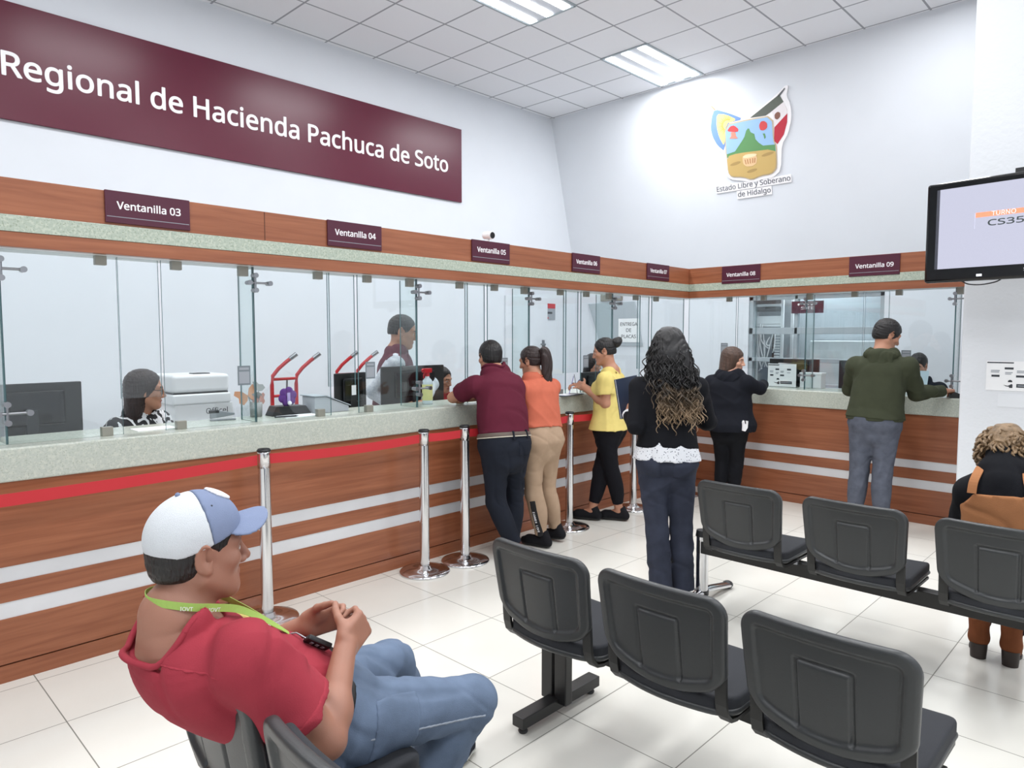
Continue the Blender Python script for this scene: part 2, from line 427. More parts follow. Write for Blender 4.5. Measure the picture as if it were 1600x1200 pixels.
def fin(run, t, a): return glass_box(run, 'glass_fin', t, a - 0.005, a + 0.005, -0.185, -0.005, Z0, Z1, M_glassfin, 'out')
def clip(run, t, a, z0, z1, w=0.05):
    mb = MB(); run.box(mb, a - w / 2, a + w / 2, -0.014, 0.024, z0, z1)
    return mb.build('clip', M_clip, t, bevel=0.002)
def spider(run, t, a, z):
    mb = MB()
    def L(a_, o, zz): return run.P(a + a_, o, z + zz)
    mb.cyl(L(0, 0.03, -0.05), L(0, 0.03, 0.05), 0.007); mb.cyl(L(-0.035, 0.03, 0), L(0.085, 0.03, 0), 0.006)
    s_ = mb.build('spider_fitting', M_steel, t)
    for (da, dz) in ((-0.035, 0), (0.085, 0), (0, -0.042), (0, 0.042)):
        MB().cyl(L(da, 0.0, dz), L(da, 0.048, dz), 0.012, 0.014).build('bolt', M_steel, s_)
def sticker(run, t, a, z):
    mb = MB(); run.box(mb, a - 0.037, a + 0.037, 0.0105, 0.0125, z - 0.055, z + 0.055, 0); run.box(mb, a - 0.028, a + 0.028, 0.0125, 0.013, z + 0.032, z + 0.045, 1)
    run.box(mb, a - 0.03, a + 0.03, 0.0125, 0.013, z - 0.045, z + 0.022, 1)
    return mb.build('sticker', [M_qr, M_greyp], t)
def service_window(run, n, f0, g, f1, low_spider, stick, fin_clip):
    t = thing('service_window', 'glazed service window of clear panes under the sign Ventanilla ' + n, 'service window', (0, 0, 0), 0, 'glazed service windows')
    pane(run, t, f0, g - 0.1, 0, Z0); pane(run, t, g + 0.1, f1, 0, Z0); pane(run, t, g - 0.1, g + 0.1, -0.03, Z0 + 0.178)
    for s_ in (-0.178, 0.178):
        clip(run, t, g + s_, Z1 - 0.045, Z1); clip(run, t, g + s_, Z0, Z0 + 0.045)
    if f1 in FINS or f1 in BF:
        fin(run, t, f1); spider(run, t, f1, 1.855); clip(run, t, f1 + fin_clip, Z1 - 0.055, Z1)
        if low_spider: spider(run, t, f1, 1.19)
    for (a, z) in stick: sticker(run, t, a, z)
    return t
RL, RB = Run('L'), Run('B')
BG = [-3.17, -1.98]; BF = [-2.58, -1.385]
for i, g in enumerate(GAPS):
    service_window(RL, SIGNN[i], FINS[i], g, FINS[i + 1] if i < 4 else 6.55, i == 1,
                   ([(1.77, 1.33)], [(2.62, 1.33)], [(3.865, 1.33)], [(4.89, 1.33)], [])[i], -0.06)
for i, g in enumerate(BG):
    service_window(RB, ('08', '09')[i], (-3.80, -2.58)[i], g, BF[i], True, ([(-3.39, 1.43)], [(-1.73, 1.38)])[i], 0.03)
t = thing('service_window', 'glazed service window cut off by the left edge of the photo', 'service window', (0, 0, 0), 0, 'glazed service windows')
pane(RL, t, -0.5, 0.655, 0, Z0); fin(RL, t, 0.655); spider(RL, t, 0.655, 1.855); spider(RL, t, 0.655, 1.20); clip(RL, t, 0.595, Z1 - 0.055, Z1)

# ------------------------------------------------------------------ signs
def vsign(run, a0, a1, z0, z1, n):
    off = 0.012
    xf = XF if run.w == 'L' else None
    t = thing('window_sign', 'small burgundy sign lettered Ventanilla %s on the cherry wood fascia' % n, 'sign', (0, 0, 0), 0, 'window number signs')
    mb = MB()
    if run.w == 'L': mb.box(XF + 0.001, XF + off, a0, a1, z0, z1)
    else: mb.box(a0, a1, YF - off, YF - 0.001, z0, z1)
    mb.build('sign_plate', M_burgd, t, bevel=0.002)
    w = a1 - a0
    if run.w == 'L': M = frame_mat((XF + off, a0 + w * 0.13, z0 + 0.068), (0, 1, 0), (0, 0, 1))
    else: M = frame_mat((a0 + w * 0.13, YF - off, z0 + 0.068), (1, 0, 0), (0, 0, 1))
    text('lettering', 'Ventanilla ' + n, M, 0.06, M_white, t, 0.0012, 0.001, width=w * 0.75)
    mb = MB()
    if run.w == 'L': mb.box(XF + off, XF + off + 0.001, a0 + 0.006, a1 - 0.006, z0 + 0.028, z0 + 0.031)
    else: mb.box(a0 + 0.006, a1 - 0.006, YF - off - 0.001, YF - off, z0 + 0.028, z0 + 0.031)
    mb.build('rule_line', M_greyp, t)
for n, (a0, a1) in zip(SIGNN, [(1.058, 1.45), (2.25, 2.638), (3.418, 3.804), (4.55, 4.929), (5.665, 6.052)]):
    vsign(RL, a0, a1, 2.095, 2.248, n)
for n, (a0, a1) in zip(('08', '09'), [(-3.37, -2.977), (-2.172, -1.771)]): vsign(RB, a0, a1, 2.07, 2.242, n)

big = thing('office_name_board', 'long burgundy board lettered Regional de Hacienda Pachuca de Soto high on the wall', 'sign')
MB().box(XW + 0.002, XW + 0.03, 0.1, 6.05, 3.265, 4.18).build('board', M_burg, big, bevel=0.003)
text('lettering', 'Regional de Hacienda Pachuca de Soto', frame_mat((XW + 0.03, 1.235, 3.607), (0, 1, 0), (0, 0, 1)), 0.3, M_white, big, 0.003, 0.0045, width=4.58)

# ------------------------------------------------------------------ coat of arms on the leaning wall
def wall_M(x, z):
    """frame on the leaning part of the back wall: local x right, y up the slope, z out of the wall"""
    y = 7.82 + (4.7 - z) * (0.58 / 2.28)
    up = Vector((0, -0.58, 2.28)).normalized()
    return frame_mat((x, y, z), (1, 0, 0), up)
# ------------------------------------------------------------------ recessed luminaires
def luminaire(x, y, label):
    t = thing('ceiling_luminaire', label, 'ceiling light', (x, y, CEIL), 0, 'recessed tube luminaires')
    m = MB()
    for s in (-1, 1):
        m.box(s * 0.3 - 0.012, s * 0.3 + 0.012, -0.61, 0.61, -0.012, 0.0); m.box(-0.3, 0.3, s * 0.605 - 0.012, s * 0.605 + 0.012, -0.012, 0.0)
    m.build('frame', M_frame, t)
    MB().box(-0.288, 0.288, -0.593, 0.593, -0.006, -0.002).build('reflector', M_reflector, t)
    for k in (-0.215, 0, 0.215):
        MB().box(k - 0.045, k + 0.045, -0.58, 0.58, -0.016, -0.007).build('lamp_tube', M_tube, t, bevel=0.004)
    return t
luminaire(-4.66, 7.15, 'lit recessed three-tube luminaire in the tiled ceiling beside the back wall')
luminaire(-4.66, 4.735, 'lit recessed three-tube luminaire cut off by the top edge of the photo')

# ------------------------------------------------------------------ surface nets over a signed distance field (shaped objects and figures)
def smin(a, b, k):
    if k <= 0: return np.minimum(a, b)
    h = np.clip(0.5 + 0.5 * (b - a) / k, 0, 1)
    return b + (a - b) * h - k * h * (1 - h)
def smax(a, b, k): return -smin(-a, -b, k)
def nrm(v): v = np.asarray(v, float); return v / (np.linalg.norm(v) + 1e-12)

def surface_nets(f, lo, hi, vox, coarse=8):
    """f(P[N,3]) -> distance. Returns verts, quads. Only blocks near the surface are sampled finely."""
    lo = np.asarray(lo, float); hi = np.asarray(hi, float)
    B = coarse; nb = np.ceil((hi - lo) / (vox * B)).astype(int) + 1
    n = nb * B
    cx = [lo[i] + (np.arange(nb[i]) * B + B / 2 - 0.5) * vox for i in range(3)]
    G = np.stack(np.meshgrid(*cx, indexing='ij'), -1).reshape(-1, 3)
    d = f(G)
    near = np.abs(d) < vox * B * 0.866 * 1.55 + 0.012
    D = np.repeat(np.repeat(np.repeat(np.where(d > 0, 1.0, -1.0).astype(np.float32).reshape(nb), B, 0), B, 1), B, 2)
    idx = np.argwhere(near.reshape(nb))
    loc = np.stack(np.meshgrid(np.arange(B), np.arange(B), np.arange(B), indexing='ij'), -1).reshape(-1, 3)
    CH = max(1, 1500000 // (B ** 3))
    for c in range(0, len(idx), CH):
        ii = idx[c:c + CH]
        ijk = (ii[:, None, :] * B + loc[None]).reshape(-1, 3)
        val = f(lo + ijk * vox)
        D[ijk[:, 0], ijk[:, 1], ijk[:, 2]] = val
    s = D < 0
    c8 = np.zeros(np.array(D.shape) - 1, np.uint8)
    for dx in (0, 1):
        for dy in (0, 1):
            for dz in (0, 1):
                c8 += s[dx:s.shape[0] - 1 + dx, dy:s.shape[1] - 1 + dy, dz:s.shape[2] - 1 + dz]
    act = np.argwhere((c8 > 0) & (c8 < 8))
    if len(act) == 0: return np.zeros((0, 3)), np.zeros((0, 4), int)
    acc = np.zeros((len(act), 3)); cnt = np.zeros(len(act))
    off = np.array([(i & 1, (i >> 1) & 1, (i >> 2) & 1) for i in range(8)])
    vals = [D[act[:, 0] + o[0], act[:, 1] + o[1], act[:, 2] + o[2]] for o in off]
    for a in range(8):
        for ax in range(3):
            b = a | (1 << ax)
            if b == a: continue
            va, vb = vals[a], vals[b]; cr = (va < 0) != (vb < 0)
            t = np.where(cr, va / np.where(cr, va - vb, 1), 0)
            pt = off[a][None] + t[:, None] * (off[b] - off[a])[None]
            acc += np.where(cr[:, None], pt, 0); cnt += cr
    V = lo + (act + acc / cnt[:, None]) * vox
    vid = np.full(c8.shape, -1, np.int32); vid[act[:, 0], act[:, 1], act[:, 2]] = np.arange(len(act))
    F = []
    for ax in range(3):
        sl0 = [slice(None)] * 3; sl1 = [slice(None)] * 3
        sl0[ax] = slice(0, -1); sl1[ax] = slice(1, None)
        cr = s[tuple(sl0)] != s[tuple(sl1)]
        e = np.argwhere(cr)
        u, v = (ax + 1) % 3, (ax + 2) % 3
        ok = (e[:, u] > 0) & (e[:, v] > 0) & (e[:, u] < c8.shape[u]) & (e[:, v] < c8.shape[v]) & (e[:, ax] < c8.shape[ax])
        e = e[ok]
        if len(e) == 0: continue
        inside = s[e[:, 0], e[:, 1], e[:, 2]]
        q = []
        for du, dv in ((1, 1), (0, 1), (0, 0), (1, 0)):
            k = e.copy(); k[:, u] -= du; k[:, v] -= dv; q.append(vid[k[:, 0], k[:, 1], k[:, 2]])
        q = np.stack(q, 1)
        q = np.where(inside[:, None], q, q[:, ::-1])
        F.append(q[(q >= 0).all(1)])
    return V, np.concatenate(F)

class Field:
    """list of shapes joined by smooth unions; every shape has a bounding sphere so far points cost nothing"""
    def __init__(s): s.it = []; s.cut = []; s.disp = None
    def _add(s, fn, c, r, k, op='u'): s.it.append((fn, np.asarray(c, float), float(r), k, op)); return s
    def cone(s, a, b, ra, rb, k=0.02, flat=(False, False), op='u', sc=None):
        """tapered limb; flat ends where asked"""
        a = np.asarray(a, float); b = np.asarray(b, float); ab = b - a; L = np.linalg.norm(ab) + 1e-9; u = ab / L
        def fn(P):
            q = P - a; t = q @ u; tc = np.clip(t, 0, L)
            d = np.linalg.norm(q - tc[:, None] * u, axis=1) - (ra + (rb - ra) * tc / L)
            if flat[0]: d = np.maximum(d, -t)
            if flat[1]: d = np.maximum(d, t - L)
            return d
        return s._add(fn, (a + b) / 2, L / 2 + max(ra, rb), k, op)
    def ell(s, c, r, ax=None, k=0.02, op='u'):
        """ellipsoid; ax rows are its axes"""
        c = np.asarray(c, float); r = np.asarray(r, float); A = np.eye(3) if ax is None else np.array([nrm(v) for v in ax])
        def fn(P):
            q = (P - c) @ A.T
            k0 = np.linalg.norm(q / r, axis=1); k1 = np.linalg.norm(q / (r * r), axis=1) + 1e-9
            return k0 * (k0 - 1) / k1
        return s._add(fn, c, r.max() * 1.15, k, op)
    def rbox(s, c, h, rad, ax=None, k=0.01, op='u'):
        c = np.asarray(c, float); h = np.asarray(h, float); A = np.eye(3) if ax is None else np.array([nrm(v) for v in ax])
        def fn(P):
            q = np.abs((P - c) @ A.T) - (h - rad)
            return np.linalg.norm(np.maximum(q, 0), axis=1) + np.minimum(q.max(1), 0) - rad
        return s._add(fn, c, np.linalg.norm(h), k, op)
    def loft(s, st, k=0.02, flat=(False, False), op='u', p=2.0):
        """body of elliptic sections: st = [(centre, right axis, half width, half depth)...]"""
        C = np.array([x[0] for x in st], float); RX = np.array([nrm(x[1]) for x in st]); w = np.array([x[2] for x in st], float); dd = np.array([x[3] for x in st], float)
        # resample smoothly
        n = len(C); tt = np.linspace(0, n - 1, (n - 1) * 5 + 1)
        def cr(a):
            a = a if a.ndim > 1 else a[:, None]
            i = np.clip(np.floor(tt).astype(int), 0, n - 2); u = (tt - i)[:, None]
            p0 = a[np.maximum(i - 1, 0)]; p1 = a[i]; p2 = a[i + 1]; p3 = a[np.minimum(i + 2, n - 1)]
            return 0.5 * (2 * p1 + (p2 - p0) * u + (2 * p0 - 5 * p1 + 4 * p2 - p3) * u ** 2 + (3 * p1 - p0 - 3 * p2 + p3) * u ** 3)
        C2 = cr(C); R2 = cr(RX); w2 = np.maximum(cr(w)[:, 0], .004); d2 = np.maximum(cr(dd)[:, 0], .004)
        seg = C2[1:] - C2[:-1]; SL = np.linalg.norm(seg, axis=1) + 1e-9; U = seg / SL[:, None]
        def fn(P):
            best = np.full(len(P), 1e9); bt = np.zeros(len(P)); bi = np.zeros(len(P), int)
            for i in range(len(U)):
                q = P - C2[i]; t = np.clip((q @ U[i]) / SL[i], 0, 1)
                dist = np.linalg.norm(q - (t * SL[i])[:, None] * U[i], axis=1)
                m = dist < best; best = np.where(m, dist, best); bt = np.where(m, t, bt); bi = np.where(m, i, bi)
            t = bt[:, None]
            cc = C2[bi] * (1 - t) + C2[bi + 1] * t; rx = R2[bi] * (1 - t) + R2[bi + 1] * t
            ww = w2[bi] * (1 - bt) + w2[bi + 1] * bt; de = d2[bi] * (1 - bt) + d2[bi + 1] * bt
            ax = U[bi]; rx = rx - ax * (rx * ax).sum(1, keepdims=True); rx /= np.linalg.norm(rx, axis=1, keepdims=True) + 1e-9
            fz = np.cross(ax, rx); q = P - cc
            a = (q * rx).sum(1); b = (q * fz).sum(1); h = (q * ax).sum(1)
            x = np.abs(a) / ww; y = np.abs(b) / de; z = np.abs(h) / np.minimum(ww, de)
            k0 = (x ** p + y ** p + z ** p) ** (1 / p) + 1e-9
            k1 = np.sqrt((a / ww ** 2) ** 2 + (b / de ** 2) ** 2 + (h / np.minimum(ww, de) ** 2) ** 2) + 1e-9
            e = np.sqrt((a / ww) ** 2 + (b / de) ** 2 + (h / np.minimum(ww, de)) ** 2) + 1e-9
            d = (k0 - 1) * e / k1
            d = np.where(e < 0.3, -np.minimum(ww, de) * 0.7, d)
            if flat[0]: d = np.maximum(d, -((P - C2[0]) @ U[0]))
            if flat[1]: d = np.maximum(d, (P - C2[-1]) @ U[-1])
            return d
        cen = C2.mean(0); rr = (np.linalg.norm(C2 - cen, axis=1) + np.maximum(w2, d2)).max()
        return s._add(fn, cen, rr * 1.02, k, op)
    def sub(s, other_fn, c, r, k=0.01): return s._add(other_fn, c, r, k, 's')
    def plane(s, pt, nv, k=0.0):
        """keep the side the normal points away from"""
        pt = np.asarray(pt, float); nv = nrm(nv); s.cut.append((pt, nv, k)); return s
    def bounds(s):
        lo = np.min([c - r for (_, c, r, k, op) in s.it if op == 'u'], 0); hi = np.max([c + r for (_, c, r, k, op) in s.it if op == 'u'], 0)
        return lo - 0.02, hi + 0.02
    def __call__(s, P):
        d = np.full(len(P), 10.0)
        for fn, c, r, k, op in s.it:
            far = np.linalg.norm(P - c, axis=1) - r
            m = far < 0.10 + k
            if op == 'u':
                fd = np.maximum(far, 0.05); d = np.where(m, d, np.minimum(d, fd))
            if not m.any(): continue
            v = fn(P[m])
            if op == 'u': d[m] = smin(d[m], v, k)
            elif op == 's': d[m] = smax(d[m], -v, k)
            elif op == 'i': d[m] = smax(d[m], v, k)
        for pt, nv, k in s.cut: d = smax(d, (P - pt) @ nv, k)
        if s.disp is not None:
            m = np.abs(d) < 0.05
            if m.any(): d[m] += s.disp(P[m])
        return d
    def mesh(s, vox, pad=0.0):
        lo, hi = s.bounds(); return surface_nets(s, lo - pad, hi + pad, vox)

def np_mesh(name, V, F, mats, parent=None, midx=None, smooth=True, origin=None):
    me = bpy.data.meshes.new(name)
    V = np.asarray(V, np.float32)
    if origin is not None: V = V - np.asarray(origin, np.float32)
    F = np.asarray(F, np.int32)
    me.vertices.add(len(V)); me.vertices.foreach_set('co', V.ravel())
    me.loops.add(F.size); me.loops.foreach_set('vertex_index', F.ravel())
    me.polygons.add(len(F)); me.polygons.foreach_set('loop_start', np.arange(0, F.size, F.shape[1], dtype=np.int32))
    me.update(calc_edges=True)
    for m in (mats if isinstance(mats, (list, tuple)) else [mats]): me.materials.append(m)
    if midx is not None: me.polygons.foreach_set('material_index', np.asarray(midx, np.int32))
    me.polygons.foreach_set('use_smooth', np.full(len(F), smooth))
    return link(name, me, parent)
def relax(V, F, it=1, f=0.5):
    """light smoothing of a quad mesh"""
    n = len(V)
    for _ in range(it):
        acc = np.zeros_like(V); cnt = np.zeros(n)
        for a, b in ((0, 1), (1, 2), (2, 3), (3, 0)):
            np.add.at(acc, F[:, a], V[F[:, b]]); np.add.at(cnt, F[:, a], 1)
            np.add.at(acc, F[:, b], V[F[:, a]]); np.add.at(cnt, F[:, b], 1)
        V = V * (1 - f) + f * acc / np.maximum(cnt, 1)[:, None]
    return V

# ------------------------------------------------------------------ beam seating
M_shell = mat('seat_shell_plastic', rgb(52, 54, 55), 0.38, bump=0.05, bscale=220)
M_pad = mat('seat_fabric', rgb(40, 42, 47), 0.85, bump=0.2, bscale=500)
M_beam = mat('beam_paint', rgb(34, 34, 33), 0.45)
def back_shell_field():
    """local: x across, y front(+)/rear(-), z up from the beam top"""
    def outline(x, z):
        w = 0.232 - 0.016 * np.clip((0.80 - z) / 0.3, 0, 1); zt = 0.80 + 0.0 * x
        zb = 0.505 - 0.05 * np.cos(np.clip(x / 0.2, -1, 1) * PI / 2)
        zc = (zt + zb) / 2; hz = (zt - zb) / 2; r = 0.062
        qx = np.abs(x) - (w - r); qz = np.abs(z - zc) - (hz - r)
        return np.sqrt(np.maximum(qx, 0) ** 2 + np.maximum(qz, 0) ** 2) + np.minimum(np.maximum(qx, qz), 0) - r
    def y0(x, z): return 0.42 * x * x - 0.17 * (z - 0.5) + 0.10 * (np.clip(z - 0.62, 0, 1)) ** 2
    def shell(P):
        x, y, z = P.T; o = outline(x, z); yy = y - y0(x, z)
        rear = -0.016 + 0.012 * np.clip((-o - 0.034) / 0.012, 0, 1)       # recessed panel with a raised rim
        g = np.maximum(np.abs(np.abs(x) - 0.072 + 0.09 * (0.62 - z) * 0.12) - 0.0035, np.maximum(z - 0.70, 0.50 - z))
        g2 = np.maximum(np.abs(z - 0.70) - 0.0035, np.abs(x) - 0.072)
        rear = rear + 0.006 * np.clip(1 - np.minimum(g, g2) / 0.004, 0, 1)
        rear = rear - 0.002 * np.clip(1 - np.maximum(np.abs(x) - 0.066, z - 0.693) / 0.004, 0, 1) * (z > 0.5)
        d = np.maximum(rear - yy, yy - 0.012)
        a = np.maximum(o + 0.012, 0); b = np.maximum(d + 0.010, 0)
        return np.sqrt(a * a + b * b) + np.minimum(np.maximum(o + 0.012, d + 0.010), 0) - 0.011
    def pad(P):
        x, y, z = P.T; o = outline(x, z) + 0.022; yy = y - y0(x, z)
        d = np.abs(yy - 0.024) - 0.014
        a = np.maximum(o + 0.016, 0); b = np.maximum(d + 0.010, 0)
        return np.sqrt(a * a + b * b) + np.minimum(np.maximum(o + 0.016, d + 0.010), 0) - 0.012
    return shell, pad
def seat_field():
    def base(P, z_c, th, w, l, r=0.07):
        x, y, z = P.T; yc = 0.245
        zz = z - (z_c + 0.05 * (np.clip((0.10 - y) / 0.2, 0, 1)) ** 2 - 0.10 * (np.clip((y - 0.38) / 0.15, 0, 1)) ** 2 + 0.12 * x * x)
        yr = y - yc - 0.045 * np.cos(np.clip(x / 0.2, -1, 1) * PI / 2) * (y < 0.2) * -1 * 1.0
        qx = np.abs(x) - (w - r); qy = np.abs(yr) - (l - r)
        o = np.sqrt(np.maximum(qx, 0) ** 2 + np.maximum(qy, 0) ** 2) + np.minimum(np.maximum(qx, qy), 0) - r
        d = np.abs(zz) - th
        a = np.maximum(o + 0.014, 0); b = np.maximum(d + 0.010, 0)
        return np.sqrt(a * a + b * b) + np.minimum(np.maximum(o + 0.014, d + 0.010), 0) - 0.012
    return (lambda P: base(P, 0.440, 0.022, 0.222, 0.212)), (lambda P: base(P, 0.416, 0.010, 0.226, 0.218))
sh, pd = back_shell_field(); sp_, su_ = seat_field()
def fmesh(fn, lo, hi, vox, name, m):
    V, F = surface_nets(fn, lo, hi, vox); o = np_mesh(name, V, F, m); me = o.data; bpy.data.objects.remove(o); return me
me_shell = fmesh(sh, (-0.27, -0.12, 0.40), (0.27, 0.14, 0.84), 0.0042, 'backrest', M_shell)
me_pad = fmesh(pd, (-0.27, -0.10, 0.40), (0.27, 0.16, 0.84), 0.0055, 'back_cushion', M_pad)
me_seat = fmesh(sp_, (-0.26, -0.02, 0.33), (0.26, 0.52, 0.54), 0.0055, 'seat_cushion', M_pad)
me_under = fmesh(su_, (-0.26, -0.02, 0.30), (0.26, 0.52, 0.52), 0.0055, 'seat', M_shell)
mb = MB()
mb.bar([(0, 0.012, 0.60), (0, 0.018, 0.50), (0, 0.022, 0.46), (0, 0.032, 0.425), (0, 0.055, 0.402), (0, 0.09, 0.394), (0, 0.42, 0.388)], 0.036, 0.012, (1, 0, 0))
mb.cyl((0, 0.245, 0.366), (0, 0.245, 0.40), 0.016, 0.016, 14, 1)
tmp = mb.build('bracket', [M_beam, M_steel]); me_brk = tmp.data; bpy.data.objects.remove(tmp)
def bench(label, loc, pitch, n, leg_kind, legs, sc=1.0):
    """row of n seats on a beam; origin on the floor under the left seat's centre"""
    t = thing('waiting_bench', label, 'bench', loc, 0, 'beam seating rows')
    for k in range(n):
        M = Matrix.Translation((k * pitch, 0, 0))
        b = link('backrest', me_shell, t); b.location = (k * pitch, 0, 0)
        c = link('back_cushion', me_pad, b)
        u = link('seat', me_under, t); u.location = (k * pitch, 0, 0)
        link('seat_cushion', me_seat, u)
        for s_ in (-0.195, 0.195):
            r = link('bracket', me_brk, t); r.location = (k * pitch + s_, 0, 0)
    x0 = min(-0.19, legs[0] + 0.0); x1 = (n - 1) * pitch + 0.22
    MB().box(x0, x1, 0.245, 0.31, 0.30, 0.372).build('beam', M_beam, t, bevel=0.004)
    if leg_kind == 'chrome':
        MB().box(x0 - 0.006, x0 + 0.004, 0.242, 0.313, 0.297, 0.375).build('beam_end_cap', M_black, t)
    for lx in legs:
        if leg_kind == 'black':
            for dx in (-0.036, 0.036): MB().box(lx + dx - 0.030, lx + dx + 0.030, 0.255, 0.298, 0.055, 0.31).build('leg', M_blackmetal, t, bevel=0.004)
            MB().box(lx - 0.03, lx + 0.03, 0.045, 0.53, 0.030, 0.075).build('foot', M_blackmetal, t, bevel=0.003)
            for fy in (0.075, 0.50):
                MB().lathe([(0.001, 0.0), (0.016, 0.001), (0.02, 0.008), (0.016, 0.018), (0.007, 0.02), (0.007, 0.032), (0.001, 0.032)], (lx, fy, 0), 16).build('levelling_foot', M_black, t)
        else:
            m = MB(); m.cyl((lx, 0.28, 0.06), (lx, 0.28, 0.40), 0.036, None, 28)
            m.build('leg', M_chrome, t)
            MB().cyl((lx, 0.28, 0.395), (lx, 0.28, 0.43), 0.040, 0.034, 24).build('leg_cap', M_black, t)
            MB().cyl((lx, 0.28, 0.05), (lx, 0.28, 0.075), 0.041, 0.041, 24).build('leg_collar', M_black, t)
            pts = [(lx, 0.03, 0.022), (lx, 0.10, 0.04), (lx, 0.19, 0.058), (lx, 0.28, 0.066), (lx, 0.38, 0.058), (lx, 0.49, 0.04), (lx, 0.60, 0.022)]
            MB().tube(pts, 0.018, 14, rx=0.032).build('foot', M_chrome, t)
            for fy in (0.03, 0.60): MB().ball((lx, fy, 0.024), 0.024, 14, 0, (1.4, 1.5, 1)).build('foot_tip', M_black, t)
    return t
bench('black three-seat bench on a black T-shaped leg, in the foreground right of the capped man', (-1.645, 1.845, 0), 0.50, 3, 'black', [-0.165, 1.12])
bench('black bench on a chrome leg, with the woman in brown pinafore sitting on it', (-1.625, 3.345, 0), 0.555, 4, 'chrome', [-0.36, 1.85])
bench('black bench nearest to the viewer, man in cap sitting on its left seat', (-1.61, 0.66, 0), 0.52, 3, 'black', [0.52, 1.0])

# ------------------------------------------------------------------ queue posts with red belts
POSTS = [(-3.56, -0.85), (-3.56, 1.735), (-3.56, 2.83), (-3.535, 3.165), (-3.56, 4.32), (-3.55, 5.21), (-3.52, 6.02)]
PL = [None, 'steel queue post just beyond the man in the cap', 'steel queue post second from the seated man, on a wide round base',
      'steel queue post left of the man in the maroon shirt', 'steel queue post between the women in orange and in yellow',
      'steel queue post between the women in yellow and in the black sweater', 'steel queue post behind the curly haired woman, at the counter corner']
def post(x, y, label):
    t = thing('queue_post', label, 'queue post', (x, y, 0), 0, 'steel queue posts')
    MB().lathe([(0.001, 0.0), (0.165, 0.0), (0.168, 0.006), (0.162, 0.014), (0.12, 0.022), (0.045, 0.03), (0.04, 0.045), (0.001, 0.046)], n=40).build('base', M_chrome, t)
    MB().cyl((0, 0, 0.04), (0, 0, 0.845), 0.032, None, 28).build('pole', M_chrome, t)
    MB().lathe([(0.001, 0.842), (0.033, 0.843), (0.034, 0.925), (0.033, 0.932), (0.001, 0.934)], n=28).build('belt_head', M_chrome, t)
    MB().lathe([(0.001, 0.933), (0.036, 0.933), (0.037, 0.94), (0.030, 0.948), (0.001, 0.95)], n=28).build('cap', M_black, t)
    return t
for (x, y), l_ in zip(POSTS, PL):
    if l_: post(x, y, l_)
BL = ['red belt running from the left edge to the post by the seated man', 'red belt between the posts right of the capped man',
      'short red belt between the two posts left of the man in maroon', 'red belt passing behind the man in maroon and the woman in orange',
      'red belt in front of the woman in yellow', None]
for (a, b), l_ in zip(zip(POSTS[:-1], POSTS[1:]), BL):
    if not l_: continue
    m = MB(); A = Vector((a[0], a[1], 0)); B_ = Vector((b[0], b[1], 0)); d = (B_ - A).normalized(); nn = Vector((-d.y, d.x, 0))
    A = A + d * 0.037; B_ = B_ - d * 0.037; K = 14; L_ = (B_ - A).length; vs = []
    for i in range(K + 1):
        t_ = i / K; p_ = A.lerp(B_, t_); sag = -0.012 * L_ * 4 * t_ * (1 - t_)
        for zz in (0.862, 0.916):
            for s_ in (-0.001, 0.001): vs.append(p_ + nn * s_ + Vector((0, 0, zz + sag)))
    fs = []
    for i in range(K):
        o_ = i * 4
        for q, r_ in ((0, 1), (1, 3), (3, 2), (2, 0)): fs.append((o_ + q, o_ + r_, o_ + 4 + r_, o_ + 4 + q))
    m.add(vs, fs); tag(m.build('barrier_belt', M_red), l_, 'belt', 'red barrier belts')
# ------------------------------------------------------------------ figures
def wrinkle(seed, amp, freq, stretch=(1, 1, 1)):
    """creases: warped ridges in two directions that fade in and out over the cloth"""
    rs = np.random.RandomState(seed); A = rs.normal(size=(3, 5)); A /= np.linalg.norm(A, axis=0); A = A * np.array(stretch)[:, None]; ph = rs.uniform(0, 6.3, 5)
    def fn(P):
        q = P @ A * freq + ph
        w1 = 1.3 * np.sin(q[:, 1] * 0.8); w2 = 1.3 * np.sin(q[:, 3] * 0.7)
        r1 = (1 - np.abs(np.sin(q[:, 0] * 1.25 + w1))) ** 1.6; v1 = np.exp(-9 * np.sin(q[:, 2] * 0.9 + w2) ** 2); v2 = np.exp(-12 * np.sin(q[:, 4] * 1.2 + w1) ** 2)
        m1 = np.clip(0.5 + 0.9 * np.sin(q[:, 3] * 0.6 + 1.0), 0, 1); m2 = np.clip(0.4 + 0.9 * np.sin(q[:, 4] * 0.55), 0, 1); m3 = np.clip(0.3 + 0.9 * np.sin(q[:, 1] * 0.5 + 2), 0, 1)
        return np.minimum(amp * (-1.5 * r1 * m1 + 1.7 * v1 * m2 + 1.3 * v2 * m3), 0.0048)
    return fn
def yawv(deg, pitch=0.0):
    t = R(deg); p = R(pitch); return np.array([-math.sin(t) * math.cos(p), math.cos(t) * math.cos(p), math.sin(p)])
UP = np.array([0, 0, 1.0])
